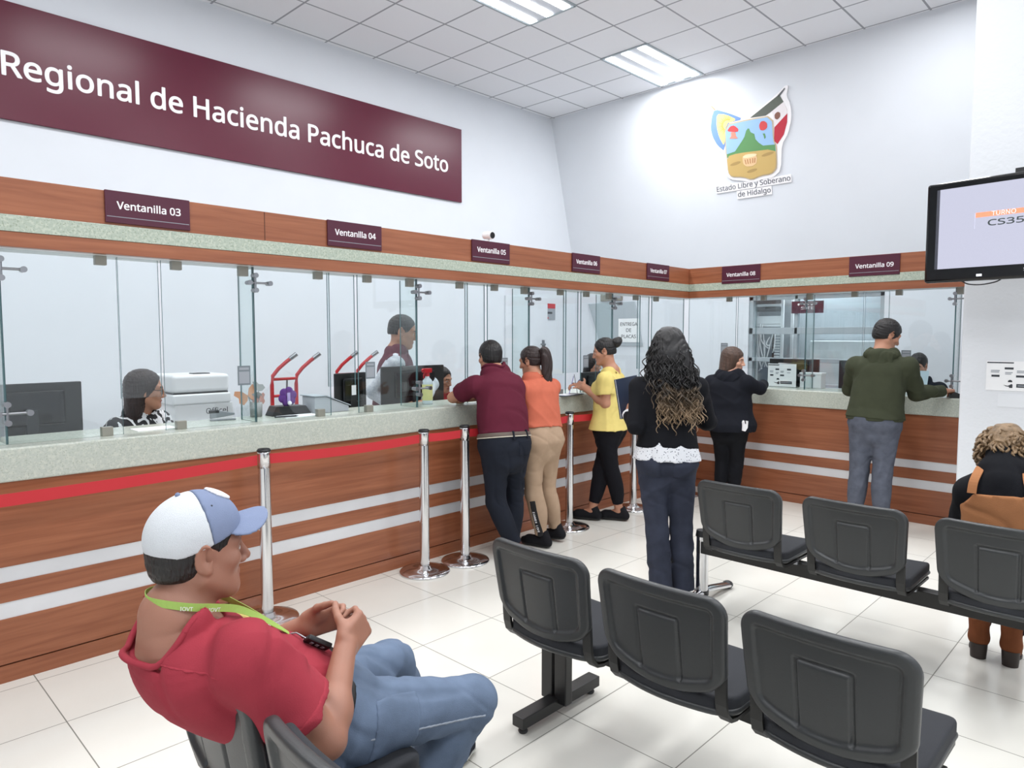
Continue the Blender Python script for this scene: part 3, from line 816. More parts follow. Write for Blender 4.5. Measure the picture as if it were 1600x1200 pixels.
class Fig:
    """a posed figure: joints in world space; yaw 0 looks along +y, 90 along -x"""
    def __init__(s, H, pel, neck, head, pyaw, cyaw, hyaw, hpitch=0, hroll=0, upp=(0, 0, 1), upc=(0, 0, 1), bw=1.0, hip=1.0, waist=1.0, bust=0.0, belly=0.0, shw=0.112, hs=1.0, legr=1.0, armr=1.0):
        s.H = H; s.pel = np.array(pel, float); s.neck = np.array(neck, float); s.head = np.array(head, float)
        s.upp = nrm(upp); s.upc = nrm(upc); s.bw, s.hipf, s.wst, s.bust, s.belly = bw, hip, waist, bust, belly
        s.pf = yawv(pyaw); s.pr = nrm(np.cross(s.pf, s.upp)); s.pf = np.cross(s.upp, s.pr)
        f = yawv(cyaw); s.cr = nrm(np.cross(f, s.upc)); s.cf = np.cross(s.upc, s.cr)
        s.hf = yawv(hyaw, hpitch); r0 = nrm(np.cross(s.hf, UP)); u0 = np.cross(r0, s.hf)
        s.hr = r0 * math.cos(R(hroll)) - u0 * math.sin(R(hroll)); s.hu = np.cross(s.hr, s.hf)
        s.hs = hs * H * 0.134 / 0.23; s.legr = legr; s.armr = armr
        s.sh = {k: s.neck - s.upc * 0.046 * H + s.cr * sg * shw * H for k, sg in (('R', 1), ('L', -1))}
        s.hip = {k: s.pel + s.pr * sg * 0.052 * H for k, sg in (('R', 1), ('L', -1))}
        s.el = {}; s.wr = {}; s.hd = {}; s.kn = {}; s.an = {}; s.td = {}
        L = np.linalg.norm(s.neck - s.pel); s.b0 = s.pel; s.b1 = s.pel + s.upp * L * 0.36; s.b2 = s.neck - s.upc * L * 0.36; s.b3 = s.neck
        s.children = []
    def arm(s, k, el, wr, f=None, n=None, curl=25, spread=1.0, sh=None, thumb=0.0):
        s.el[k] = np.array(el, float); s.wr[k] = np.array(wr, float)
        if sh is not None: s.sh[k] = np.array(sh, float)
        f = nrm(s.wr[k] - s.el[k]) if f is None else nrm(f); n = np.array((0, 0, -1.0)) if n is None else np.array(n, float)
        n = nrm(n - f * (n @ f)); s.hd[k] = (f, n, curl, spread, thumb); return s
    def leg(s, k, kn, an, toe=None): s.kn[k] = np.array(kn, float); s.an[k] = np.array(an, float); s.td[k] = nrm(toe if toe is not None else s.pf); return s
    def spine(s, t):
        if t < 0: return s.b0 + s.upp * t * np.linalg.norm(s.b3 - s.b0)
        if t > 1: return s.b3 + s.upc * (t - 1) * np.linalg.norm(s.b3 - s.b0)
        return (1 - t) ** 3 * s.b0 + 3 * (1 - t) ** 2 * t * s.b1 + 3 * (1 - t) * t * t * s.b2 + t ** 3 * s.b3
    def rax(s, t): t = min(max(t, 0), 1); return nrm(s.pr * (1 - t) + s.cr * t)
    def prof(s, t):
        T = [-0.12, 0.0, 0.22, 0.42, 0.62, 0.78, 0.90, 0.97, 1.03]
        Wd = [0.088, 0.102 * s.hipf, 0.094 * (1 + s.hipf) / 2, 0.083 * s.wst, 0.091, 0.099, 0.094, 0.066, 0.036]
        D = [0.060, 0.070 * s.hipf, 0.066, 0.060 * s.wst, 0.065, 0.067, 0.056, 0.042, 0.034]
        return np.interp(t, T, Wd) * s.H * s.bw, np.interp(t, T, D) * s.H * s.bw
    def stations(s, t0, t1, infl=0.0, n=9, flare=0.0, fl_t=0.3):
        out = []
        for t in np.linspace(t0, t1, n):
            w, d = s.prof(t); e = flare * max(0, (fl_t - t)) ; out.append((s.spine(t), s.rax(t), w + infl + e, d + infl + e))
        return out
    # --- head
    def hp(s, r, f, u): return s.head + (s.hr * r + s.hf * f + s.hu * u) * s.hs
    def hax(s, roll=0): return (s.hr, s.hf, s.hu)
    def add_head(s, F, jaw=1.0, nose=1.0):
        h = s.hs; A = s.hax(); hp = s.hp
        F.ell(hp(0, -0.012, 0.030), np.array((0.076, 0.097, 0.087)) * h, A, 0.0)
        F.ell(hp(0, 0.030, -0.035), np.array((0.060 * jaw, 0.062, 0.076)) * h, A, 0.03 * h)
        F.ell(hp(0, 0.052, -0.088), np.array((0.034 * jaw, 0.032, 0.026)) * h, A, 0.03 * h)
        F.cone(hp(0, 0.078, -0.099), hp(0, 0.080, -0.096), 0.016 * h, 0.016 * h, 0.02 * h)
        for q in (-1, 1):
            F.cone(hp(q * 0.056 * jaw, 0.0, -0.055), hp(q * 0.026, 0.066, -0.098), 0.018 * h, 0.016 * h, 0.03 * h)
            F.ell(hp(q * 0.043, 0.062, -0.022), np.array((0.022, 0.020, 0.018)) * h, A, 0.025 * h)
            F.cone(hp(q * 0.048, 0.070, 0.022), hp(q * 0.012, 0.084, 0.019), 0.012 * h, 0.012 * h, 0.018 * h)
            c = hp(q * 0.032, 0.098, -0.001); F.sub((lambda c_, r_: (lambda P: np.linalg.norm(P - c_, axis=1) - r_))(c, 0.0155 * h), c, 0.016 * h, 0.014 * h)
            F.ell(hp(q * 0.031, 0.0745, -0.002), np.array((0.0150, 0.0135, 0.0120)) * h, A, 0.003 * h)
        F.cone(hp(0, 0.090, 0.008), hp(0, 0.110 * nose, -0.032), 0.008 * h, 0.0115 * h, 0.012 * h)
        for q in (-1, 1): F.ell(hp(q * 0.0125, 0.098, -0.038), np.array((0.0095, 0.012, 0.0085)) * h, A, 0.008 * h)
        F.cone(hp(-0.017, 0.086, -0.0635), hp(0.017, 0.086, -0.0635), 0.0065 * h, 0.0065 * h, 0.008 * h); F.cone(hp(0, 0.092, -0.0625), hp(0, 0.0921, -0.0625), 0.007 * h, 0.007 * h, 0.008 * h)
        F.cone(hp(-0.014, 0.084, -0.0765), hp(0.014, 0.084, -0.0765), 0.0075 * h, 0.0075 * h, 0.006 * h)
        for q in (-1, 1):
            A2 = (nrm(s.hr * 0.93 * q - s.hf * 0.36), nrm(s.hf * 0.93 + s.hr * 0.36 * q), s.hu)
            F.ell(hp(q * 0.0795, -0.010, -0.006), np.array((0.0055, 0.0185, 0.032)) * h, A2, 0.006 * h)
            rim = [hp(q * (0.0845 + 0.0035 * math.sin(a_)), 0, 0) + (A2[1] * (-0.010 - 0.0165 * math.cos(a_)) + A2[2] * (-0.004 + 0.0295 * math.sin(a_))) * h - s.hf * 0.0 for a_ in np.linspace(-1.5, 2.9, 12)]
            for r_a, r_b in zip(rim[:-1], rim[1:]): F.cone(r_a, r_b, 0.0043 * h, 0.0043 * h, 0.003 * h)
            F.cone(hp(q * 0.0835, 0.004, -0.012), hp(q * 0.0825, 0.003, -0.020), 0.0045 * h, 0.0045 * h, 0.004 * h)
            F.ell(hp(q * 0.078, 0.000, -0.033), np.array((0.008, 0.010, 0.010)) * h, A2, 0.008 * h)
            c = hp(q * 0.0872, -0.004, -0.001); F.sub((lambda c_, A_, r_: (lambda P: (np.linalg.norm(((P - c_) @ np.array(A_).T) / r_, axis=1) - 1) * r_.min()))(c, A2, np.array((0.0085, 0.0115, 0.021)) * h), c, 0.02 * h, 0.005 * h)
        nk = 0.033 * s.H * (0.9 + 0.1 * s.bw)
        F.cone(s.neck - s.upc * 0.02 * s.H, hp(0, -0.018, -0.045), nk * 1.12, 0.054 * h, 0.03 * h)
        F.cone(s.neck - s.upc * 0.035 * s.H - s.cf * 0.012 * s.H, s.neck + s.upc * 0.01 * s.H - s.cf * 0.012 * s.H, nk * 1.25, nk, 0.03)
    def add_hand(s, F, k):
        f, n, curl, spread, thumb = s.hd[k]; w = s.wr[k]; t = np.cross(f, n) * (1 if k == 'R' else -1); h = s.H / 1.72 * 0.97
        F.rbox(w + f * 0.048 * h, np.array((0.040, 0.050, 0.0145)) * h, 0.0125 * h, (t, f, n), 0.018)
        F.ell(w + f * 0.035 * h + t * 0.022 * h + n * 0.008 * h, np.array((0.022, 0.032, 0.016)) * h, (t, f, n), 0.012)
        ln = [0.072, 0.080, 0.074, 0.058]; of = [0.030, 0.0105, -0.0095, -0.029]; fw = [0.090, 0.094, 0.091, 0.083]
        cu = curl if isinstance(curl, (list, tuple)) else [curl, curl * 1.08, curl * 1.15, curl * 1.2]
        for i in range(4):
            p = w + f * fw[i] * h + t * of[i] * h; d0 = nrm(f + t * (of[i] * 2.2 * spread)); a = 0.0; r = (0.0092, 0.0095, 0.0090, 0.0080)[i] * h
            for j, fr in enumerate((0.44, 0.31, 0.25)):
                a += R(cu[i]) * (0.85, 1.15, 0.8)[j]; d = d0 * math.cos(a) + n * math.sin(a); q = p + d * ln[i] * fr * h
                F.cone(p, q, r * (1 - 0.1 * j), r * (0.92 - 0.1 * j), 0.0035 if j else 0.008); p = q
        p = w + f * 0.026 * h + t * 0.030 * h + n * 0.004 * h; th = R(thumb)
        d1 = nrm(f * 0.62 + t * 0.74 * math.cos(th) + n * (0.3 + math.sin(th) * 0.8)); d2 = nrm(f * 0.86 + t * 0.42 * math.cos(th) + n * (0.32 + math.sin(th)))
        q = p + d1 * 0.040 * h; F.cone(p, q, 0.0145 * h, 0.0115 * h, 0.012); p = q
        q = p + d2 * 0.032 * h; F.cone(p, q, 0.0112 * h, 0.0102 * h, 0.004); p = q
        F.cone(p, p + nrm(d2 + f * 0.3) * 0.025 * h, 0.0102 * h, 0.0085 * h, 0.003)
    def add_arm(s, F, k, infl=0.0, upto=1.0, hand=False):
        a = s.armr * s.H; sh, el, wr = s.sh[k], s.el[k], s.wr[k]
        F.cone(s.neck - s.upc * 0.050 * s.H + (sh - s.neck) * 0.40, sh, 0.033 * a + infl, 0.031 * a + infl, 0.035)
        F.cone(sh, el, 0.031 * a + infl, 0.0245 * a + infl, 0.03)
        F.ell(sh * 0.6 + el * 0.4, np.array((0.12 * np.linalg.norm(el - sh) * 2.2, 0.032 * a + infl, 0.032 * a + infl)), s._ax(el - sh), 0.02)
        F.cone(el, wr, 0.0245 * a + infl, 0.0165 * a + infl, 0.015)
        F.ell(el * 0.72 + wr * 0.28, np.array((0.22 * np.linalg.norm(wr - el), 0.0275 * a + infl, 0.0265 * a + infl)), s._ax(wr - el), 0.02)
    def _ax(s, d):
        d = nrm(d); x = nrm(np.cross(d, (0.31, 0.2, 0.93))); return (d, x, np.cross(d, x))
    def add_leg(s, F, k, infl=0.0, foot=True):
        H = s.H; hp, kn, an = s.hip[k], s.kn[k], s.an[k]; g = s.legr
        F.cone(hp, kn, 0.051 * H * g + infl, 0.034 * H * g + infl, 0.04)
        F.cone(kn, an, 0.034 * H * g + infl, 0.0215 * H + infl, 0.02)
        d = nrm(an - kn); back = -s.td[k] - d * ((-s.td[k]) @ d); back = nrm(back)
        F.ell(kn * 0.68 + an * 0.32 + back * 0.014 * H, np.array((0.10 * H, 0.030 * H * g + infl, 0.031 * H * g + infl)), s._ax(d), 0.03)
        if foot:
            td = s.td[k]; F.cone(an - td * 0.02 * H, an + td * 0.09 * H + np.array((0, 0, -0.022 * H)), 0.022 * H, 0.014 * H, 0.02)
    def body(s, label, skin, vox=0.005, jaw=1.0, nose=1.0, lips=None, hairm=None, eye=None, brow=True, legs=True, name='person', pupil=True):
        F = Field()
        F.loft(s.stations(-0.1, 1.0, -0.004), 0.0)
        if s.bust:
            for q in (-1, 1): F.ell(s.spine(0.70) + s.cr * q * 0.047 * s.H + s.cf * 0.045 * s.H, np.array((0.042, 0.036, 0.042)) * s.H * s.bust, (s.cr, s.cf, s.upc), 0.03)
        if s.belly: F.ell(s.spine(0.36) + s.pf * 0.03 * s.H, np.array((0.075, 0.052, 0.075)) * s.H * s.belly, (s.pr, s.pf, s.upp), 0.04)
        for k in s.el: s.add_arm(F, k); s.add_hand(F, k)
        if legs:
            for k in s.kn: s.add_leg(F, k)
        s.add_head(F, jaw, nose)
        V, Q = F.mesh(vox); V = relax(V, Q, 1, 0.35)
        c = V[Q].mean(1); q = ((c - s.head) / s.hs) @ np.array(s.hax()).T
        mi = np.zeros(len(Q), int)
        front = q[:, 1] > 0.05
        mi[front & (np.abs(q[:, 0]) < 0.023) & (np.abs(q[:, 2] + 0.0698) < 0.0105 - 0.17 * np.abs(q[:, 0])) & (q[:, 1] > 0.074)] = 1
        for sg in (-1, 1):
            x = q[:, 0] - sg * 0.031; z = q[:, 2] + 0.002
            e = front & ((x / 0.0135) ** 2 + (z / 0.0058) ** 2 < 1); mi[e] = 2
            if pupil: mi[front & (x * x + z * z < 0.0056 ** 2) & (np.abs(z) < 0.0055)] = 3
            if brow: mi[front & (np.abs(q[:, 2] - 0.0215 - 0.06 * (0.018 - np.abs(np.abs(q[:, 0]) - 0.033))) < 0.0042) & (np.abs(np.abs(q[:, 0]) - 0.032) < 0.0195)] = 3
        gz = s.pel.copy(); gz[2] = 0
        o = np_mesh(name, V, Q, [skin, lips or M_lip, M_eye, hairm or M_hairblack], None, mi, origin=s.pel); o.location = s.pel
        s.obj = o; tag(o, label, 'person'); return o
    def child(s, name, F, vox, m, label=None, parent=None, it=1, midx=None):
        V, Q = F.mesh(vox); V = relax(V, Q, it, 0.4)
        mi = midx(V[Q].mean(1)) if midx else None
        par = parent or s.obj
        o = np_mesh(name, V, Q, m, par, mi, origin=s.pel)
        if parent: o.location = (0, 0, 0)
        if label: o['label'] = label
        return o
    def raw(s, name, mb, m, label=None, parent=None, bevel=0.0):
        """hand-built part in world coordinates, re-based to the figure"""
        o = mb.build(name, m, parent or s.obj, bevel)
        o.data.transform(Matrix.Translation(-Vector(s.pel)))
        if label: o['label'] = label
        return o
    # --- clothes
    def top(s, infl=0.012, t0=-0.02, sleeve='short', sl=0.55, flare=0.0, seed=1, amp=0.004, freq=26, neckr=1.25, drop=0.0, sinfl=None, t1=0.985, cuff=0.93, fullness=0.0, tilt=0.40, nz=0.010, nw=0.047, ns=-0.004, nd=0.0, turtle=False):
        F = Field(); H = s.H; sinfl = infl if sinfl is None else sinfl
        F.loft(s.stations(t0, t1, infl, flare=flare), 0.0, (True, False), p=2.25)
        if s.bust:
            for q in (-1, 1): F.ell(s.spine(0.70) + s.cr * q * 0.047 * H + s.cf * 0.045 * H, np.array((0.042, 0.036, 0.042)) * H * s.bust + infl, (s.cr, s.cf, s.upc), 0.04)
        if s.belly: F.ell(s.spine(0.36) + s.pf * 0.03 * H, np.array((0.075, 0.052, 0.075)) * H * s.belly + infl, (s.pr, s.pf, s.upp), 0.05)
        F.plane(s.spine(t0), -(s.spine(t0 + 0.05) - s.spine(t0)), 0.004)
        a = s.armr * H
        for k in s.el:
            sh, el, wr = s.sh[k], s.el[k], s.wr[k]
            F.cone(s.neck - s.upc * 0.050 * H + (sh - s.neck) * 0.40, sh, 0.034 * a + infl * 0.8, 0.031 * a + sinfl, 0.035)
            if sleeve == 'short':
                F.cone(sh, sh + (el - sh) * sl, 0.035 * a + sinfl, 0.032 * a + sinfl * 1.7, 0.03, (False, True))
            elif sleeve == 'long':
                F.cone(sh, el, 0.034 * a + sinfl, 0.026 * a + sinfl, 0.03); F.cone(el, el + (wr - el) * cuff, 0.0265 * a + sinfl, 0.019 * a + sinfl * 0.9, 0.02, (False, True))
        nk = 0.033 * H * neckr
        a_ = s.neck - s.upc * 0.012 * H - s.cf * drop * 0.2; b_ = s.hp(0, -0.01, -0.06)
        ax = nrm(b_ - a_)
        if not turtle: F.sub(lambda P: np.linalg.norm((P - a_) - np.clip((P - a_) @ ax, -0.005, 1)[:, None] * ax, axis=1) - nk, a_ + ax * 0.05, 0.16, 0.008)
        if tilt is not None:
            nc = s.neck - s.cf * nz * 0 + s.cf * ns * H; ra, rb = nw * H * 1.08, nw * H; s.nk = (nc, ra, rb, nd)
            def neckcut(P):
                q = P - nc; x = (q @ s.cr) / ra; y = (q @ s.cf) / rb; h_ = q @ s.upc
                return np.maximum((np.sqrt(x * x + y * y) - 1) * rb, (-0.014 - 0.030 * (y + 1)) * H - h_ + nd * H)
            F.sub(neckcut, nc, 0.22, 0.006)
        if turtle:
            F.cone(s.neck - s.upc * 0.030 * H - s.cf * 0.019 * H, s.hp(0, -0.042, -0.052), 0.054 * H, 0.045 * H, 0.02)
        F.disp = wrinkle(seed, amp, freq, (1, 1, 0.6))
        return F
    def trousers(s, infl=0.012, t1=0.20, cuff=0.96, flare=0.0, seed=2, amp=0.004, freq=24, hem=0.0, tight=1.0):
        F = Field(); H = s.H; g = s.legr
        F.loft(s.stations(-0.13, t1, infl, 7), 0.0, (False, True), p=2.2)
        for q in (-1, 1): F.ell(s.spine(0.02) + s.pr * q * 0.045 * H - s.pf * 0.034 * H * s.hipf, np.array((0.048, 0.046, 0.056)) * H * s.hipf + infl * 0.6, (s.pr, s.pf, s.upp), 0.04)
        if s.belly: F.ell(s.spine(0.30) + s.pf * 0.022 * H, np.array((0.07, 0.05, 0.07)) * H * s.belly + infl * 0.5, (s.pr, s.pf, s.upp), 0.05)
        F.plane(s.spine(t1), s.spine(t1) - s.spine(t1 - 0.05), 0.003)
        for k in s.kn:
            hp, kn, an = s.hip[k], s.kn[k], s.an[k]
            F.cone(hp, kn, 0.052 * H * g + infl, 0.035 * H * g + infl * tight, 0.03)
            e = kn + (an - kn) * cuff
            F.cone(kn, e, 0.0355 * H * g + infl * tight, 0.0235 * H + infl * tight + hem, 0.02, (False, True))
            d = nrm(an - kn); back = nrm(-s.td[k] - d * ((-s.td[k]) @ d))
            F.ell(kn * 0.68 + an * 0.32 + back * 0.013 * H, np.array((0.10 * H, 0.030 * H * g + infl * tight, 0.031 * H * g + infl * tight)), s._ax(d), 0.03)
        F.disp = wrinkle(seed, amp, freq, (1, 1, 1.3)); return F
    def neck_rib(s, T, m, parent, r=0.0055, name='neck_rib', lift=0.0):
        """ribbing that follows the neckline cut in garment T"""
        nc, ra, rb, nd = s.nk; H = s.H; n = 48; pts = []
        for i in range(n):
            t = 2 * PI * i / n; dr = s.cr * math.cos(t) * ra + s.cf * math.sin(t) * rb; hm = (-0.014 - 0.030 * (math.sin(t) + 1) + nd) * H
            h = np.arange(0.14, hm, -0.004); v = T((nc + dr * 1.06)[None] + h[:, None] * s.upc[None])
            if (v < 0).any(): pts.append(nc + dr * 1.02 + s.upc * h[np.argmax(v < 0)])
            else:
                k = np.arange(1.7, 0.3, -0.02); v = T(nc + dr[None] * k[:, None] + s.upc * (hm - 0.006)); j = np.argmax(v < 0) if (v < 0).any() else 35
                pts.append(nc + dr * (k[j] - 0.03) + s.upc * hm)
        pts = np.array(pts)
        for _ in range(3): pts = (np.roll(pts, 1, 0) + pts * 2 + np.roll(pts, -1, 0)) / 4
        pts = [p + s.upc * lift for p in pts]; pts.append(pts[0])
        mb = MB(); mb.tube(pts, r, 10, rx=r * 1.1); return s.raw(name, mb, m, None, parent)
    def over(s, T, g, planes, box=None, k=0.002):
        """a thin layer that lies on garment T, trimmed by planes (point, outward normal) and a box (centre, half, axes)"""
        F = Field(); lo, hi = T.bounds(); c = (lo + hi) / 2
        def fn(P):
            d = T(P) - g
            if box:
                bc, bh, ba = box; q = np.abs((P - bc) @ np.array([nrm(v) for v in ba]).T) - np.array(bh); d = np.maximum(d, q.max(1))
            return d
        if box: F._add(fn, box[0], np.linalg.norm(box[1]) * 1.05, 0.0)
        else: F._add(fn, c, np.linalg.norm(hi - lo) / 2, 0.0)
        for pt, nv in planes: F.plane(pt, nv, k)
        return F
    def band(s, T, t0, t1, g):
        d = s.spine(t1) - s.spine(t0); F = s.over(T, g, [(s.spine(t1), d), (s.spine(t0), -d)])
        c = s.spine((t0 + t1) / 2); fn = F.it[0][0]; F.it = []; F._add(fn, c, 0.20 * s.H, 0.0); return F
    def belt(s, t0, t1, infl): 
        F = Field(); F.loft(s.stations(t0, t1, infl, 4), 0.0, (True, True), p=2.2); 
        if s.belly: F.ell(s.spine(0.30) + s.pf * 0.022 * s.H, np.array((0.07, 0.05, 0.07)) * s.H * s.belly + infl * 0.6, (s.pr, s.pf, s.upp), 0.05)
        F.plane(s.spine(t1), s.spine(t1) - s.spine(t1 - 0.05)); F.plane(s.spine(t0), -(s.spine(t0 + 0.05) - s.spine(t0))); return F
    def shoe(s, k, m, msole, L=0.155, wd=1.0, up=(0, 0, 1), heel=0.0, vox=0.005, high=0.6, name='shoe', label=None, solet=0.018):
        """shoe on foot k; up is the normal of its sole"""
        H = s.H; an = s.an[k]; td = s.td[k]; up = nrm(np.array(up, float)); td = nrm(td - up * (td @ up)); sd = np.cross(td, up)
        g = an - up * 0.047 * H        # sole under the ankle
        F = Field(); hl = g - td * 0.030 * H + up * 0.024 * H; bl = g + td * 0.075 * H + up * 0.019 * H; to = g + td * (L - 0.052) * H + up * 0.016 * H
        F.cone(hl, bl, 0.0245 * H * wd, 0.027 * H * wd, 0.01); F.cone(bl, to, 0.027 * H * wd, 0.020 * H * wd, 0.01)
        F.cone(an - up * 0.015 * H, bl + up * 0.006 * H, 0.0245 * H, 0.020 * H, 0.02); F.cone(hl, an - td * 0.008 * H + up * (high - 0.6) * 0.1 * H, 0.0245 * H, 0.0235 * H, 0.012, (False, True))
        F.plane(g + up * solet * 0.8, -up, 0.004)
        o = s.child(name, F, vox, m, label)
        G = Field()
        for a, b, ra, rb in ((hl, bl, 0.0265, 0.0285), (bl, to, 0.0285, 0.0225)): G.cone(a, b, ra * H * wd, rb * H * wd, 0.008)
        G.plane(g + up * solet, up, 0.002); G.plane(g + up * 0.001, -up, 0.002)
        s.child('sole', G, vox, msole, None, o)
        return o
    # --- hair
    def cap_hair(s, thick=0.007, front=((0.086, 0.078), (0.030, -0.028)), nape=((-0.10, -0.085), (0.03, -0.045)), amp=0.0006, freq=160, seed=5, extra=None, ears=True):
        """short hair: a shell over the skull, cut at the hairline and the nape"""
        h = s.hs; F = Field(); A = s.hax()
        F.ell(s.hp(0, -0.014, 0.031), np.array((0.076 + thick, 0.096 + thick, 0.087 + thick)) * h, A, 0.0)
        F.ell(s.hp(0, -0.030, -0.020), np.array((0.066 + thick * 0.6, 0.075 + thick * 0.6, 0.072)) * h, A, 0.02 * h)
        if extra: extra(F)
        (f0, u0), (f1, u1) = front; nv = nrm(s.hf * (u0 - u1) - s.hu * (f0 - f1)); F.plane(s.hp(0, f1, u1), nv, 0.007)
        (f0, u0), (f1, u1) = nape; nv = -nrm(s.hu * (f1 - f0) - s.hf * (u1 - u0)); F.plane(s.hp(0, f1, u1), nv, 0.014)
        for q in ((-1, 1) if ears else ()):
            c = s.hp(q * 0.086, 0.002, -0.006); F.sub((lambda c_, r_: (lambda P: np.linalg.norm(P - c_, axis=1) - r_))(c, 0.026 * h), c, 0.03 * h, 0.004)
        rs = np.random.RandomState(seed); k1 = rs.normal(size=3); k2 = rs.normal(size=3)
        F.disp = lambda P: amp * np.sin(P @ k1 * freq + 2 * np.sin(P @ k2 * freq * 0.4))
        return F
M_lip = mat('lips', rgb(160, 92, 84), 0.45, sss=0.1)
M_eye = mat('eye_white', rgb(205, 200, 196), 0.3)
M_hairblack = mat('black_hair', rgb(24, 21, 21), 0.42, var=0.3, vscale=110, bump=0.9, bscale=110, stretch=(1, 1, 0.10))
M_hairdark = mat('dark_brown_hair', rgb(46, 32, 30), 0.42, var=0.3, vscale=110, bump=0.9, bscale=110, stretch=(1, 1, 0.10))
M_hairbrown = mat('chestnut_hair', rgb(74, 53, 42), 0.45, var=0.4, vscale=90, bump=0.9, bscale=100, stretch=(1, 1, 0.12))
M_hairblond = mat('dark_blond_hair', rgb(126, 102, 74), 0.5, var=0.3, vscale=40, bump=0.4, bscale=200)
M_skin = mat('skin_tan', rgb(186, 134, 108), 0.5, sss=0.12, var=0.03, vscale=14)
M_skinman = mat('skin_brown', rgb(160, 112, 92), 0.48, sss=0.12, var=0.05, vscale=18, bump=0.05, bscale=400)
M_skinlight = mat('skin_light', rgb(208, 158, 134), 0.5, sss=0.12, var=0.03, vscale=14)
def cloth(name, c, var=0.05, bump=0.25, bscale=420, rough=0.85, vscale=18, sheen=0.0): return mat(name, c, rough, spec=0.2, var=var, vscale=vscale, bump=bump, bscale=bscale, sheen=sheen)
M_sole_w = mat('white_rubber', rgb(222, 222, 216), 0.6)
M_sole_b = mat('black_rubber', rgb(24, 24, 25), 0.6)
if PEOPLE:
    # ============================================================ seated man in a cap (foreground)
    f = Fig(1.70, (-1.62, 0.945, 0.555), (-1.62, 0.575, 0.918), (-1.62, 0.623, 1.062), 0, 0, -4, -2, 0, upp=(0, -0.75, 0.66), upc=(0, -0.12, 1), bw=1.05, belly=0.75, waist=1.1, shw=0.118, armr=1.0)
    f.arm('R', (-1.365, 0.80, 0.635), (-1.50, 0.935, 0.768), f=(-0.36, 0.86, 0.36), n=(-0.85, -0.35, -0.25), curl=[62, 66, 62, 60], sh=(-1.428, 0.645, 0.862), thumb=30)
    f.arm('L', (-1.875, 0.80, 0.645), (-1.70, 0.935, 0.762), f=(0.50, 0.80, 0.22), n=(0.80, -0.5, -0.1), curl=[45, 48, 50, 50], sh=(-1.812, 0.645, 0.862), thumb=25)
    f.leg('R', (-1.475, 1.345, 0.475), (-1.60, 1.16, 0.10), (-0.1, 1, -0.1))
    f.leg('L', (-1.80, 1.285, 0.50), (-1.84, 1.50, 0.085), (-0.15, 1, 0))
    f.body('man in a white and blue cap and red T-shirt sitting on the bench', M_skinman, 0.0028, jaw=1.05, nose=1.03, legs=False)
    M_redtee = cloth('red_cotton', rgb(156, 54, 66), 0.05, 0.15)
    M_denim = cloth('blue_denim', rgb(102, 117, 139), 0.22, 0.3, 600, vscale=9)
    tee = f.top(0.013, 0.15, 'short', 0.66, 0.03, seed=3, amp=0.0055, freq=22, neckr=1.6, sinfl=0.017, nw=0.058, ns=-0.014, nd=-0.012)
    yc = np.array((-1.53, 0.70, 0.90))
    ts = f.child('t_shirt', tee, 0.005, [M_redtee, mat('yellow_print', rgb(226, 206, 122), 0.8)], it=1, midx=lambda c: ((np.abs(c[:, 0] + 1.575) < 0.035) & (c[:, 1] > 0.70) & (c[:, 1] < 0.80) & (np.abs(c[:, 2] - 0.855 + 0.6 * (c[:, 1] - 0.75)) < 0.035)).astype(int))
    f.neck_rib(tee, M_redtee, ts, 0.007)
    for k, sg in (('R', 1), ('L', -1)):
        d = nrm(f.el[k] - f.sh[k]); e = f.sh[k] + d * np.linalg.norm(f.el[k] - f.sh[k]) * 0.66
        f.child('sleeve_hem', f.over(tee, 0.0022, [(e - d * 0.020, -d)], (e, (0.09, 0.09, 0.03), f._ax(d)[::-1] if False else (f._ax(d)[1], f._ax(d)[2], d))), 0.005, M_redtee, None, ts)
    # shoulder yoke seam
    f.child('yoke_seam', f.over(tee, 0.0022, [], (f.neck - f.cf * 0.055 - f.upc * 0.055, (0.23, 0.10, 0.0028), (f.cr, nrm(f.cf - f.upc * 0.3), nrm(f.upc + f.cf * 0.3)))), 0.0035, M_redtee, None, ts)
    T = f.trousers(0.012, 0.20, 0.97, seed=4, amp=0.004, freq=26)
    je = f.child('jeans', T, 0.0055, M_denim)
    f.child('belt', f.band(T, 0.115, 0.175, 0.005), 0.005, mat('black_leather', rgb(26, 24, 24), 0.45))
    dl = nrm(f.kn['R'] - f.hip['R'])
    for a0, w_, nm in ((0.10, 0.030, 'pocket'),):
        c = f.hip['R'] + dl * 0.11 + np.array((0.075, -0.01, 0.0)); f.child(nm, f.over(T, 0.0035, [], (c, (0.06, 0.070, 0.075), (np.array((1, 0, 0)), dl, np.cross((1, 0, 0), dl)))), 0.005, M_denim, None, je)
    c = (f.hip['R'] + f.kn['R']) / 2 + np.array((0.075, 0, -0.012)); f.child('side_seam', f.over(T, 0.0025, [], (c, (0.05, 0.19, 0.0035), (np.array((1, 0, 0)), dl, np.cross((1, 0, 0), dl)))), 0.0035, mat('seam_thread', rgb(150, 158, 170), 0.8), None, je)
    f.shoe('L', cloth('dark_canvas', rgb(40, 44, 54)), M_sole_w); f.shoe('R', MATS['dark_canvas'], M_sole_w, up=(0, -0.05, 1))
    f.child('hair', f.cap_hair(0.004, front=((0.082, 0.05), (0.044, -0.032)), nape=((-0.12, -0.072), (0.02, -0.050))), 0.004, M_hairblack)
    # cap: mesh back, front panel and brim
    h = f.hs; hp = f.hp; A = f.hax()
    ct = R(20); cf_ = f.hf * math.cos(ct) + f.hu * math.sin(ct); cu_ = f.hu * math.cos(ct) - f.hf * math.sin(ct); CA = (f.hr, cf_, cu_); c0_ = f.hp(0, -0.010, 0.040)
    def cp(r, f_, u): return c0_ + (f.hr * r + cf_ * f_ + cu_ * u) * h
    CR = np.array((0.086, 0.107, 0.096)) * h
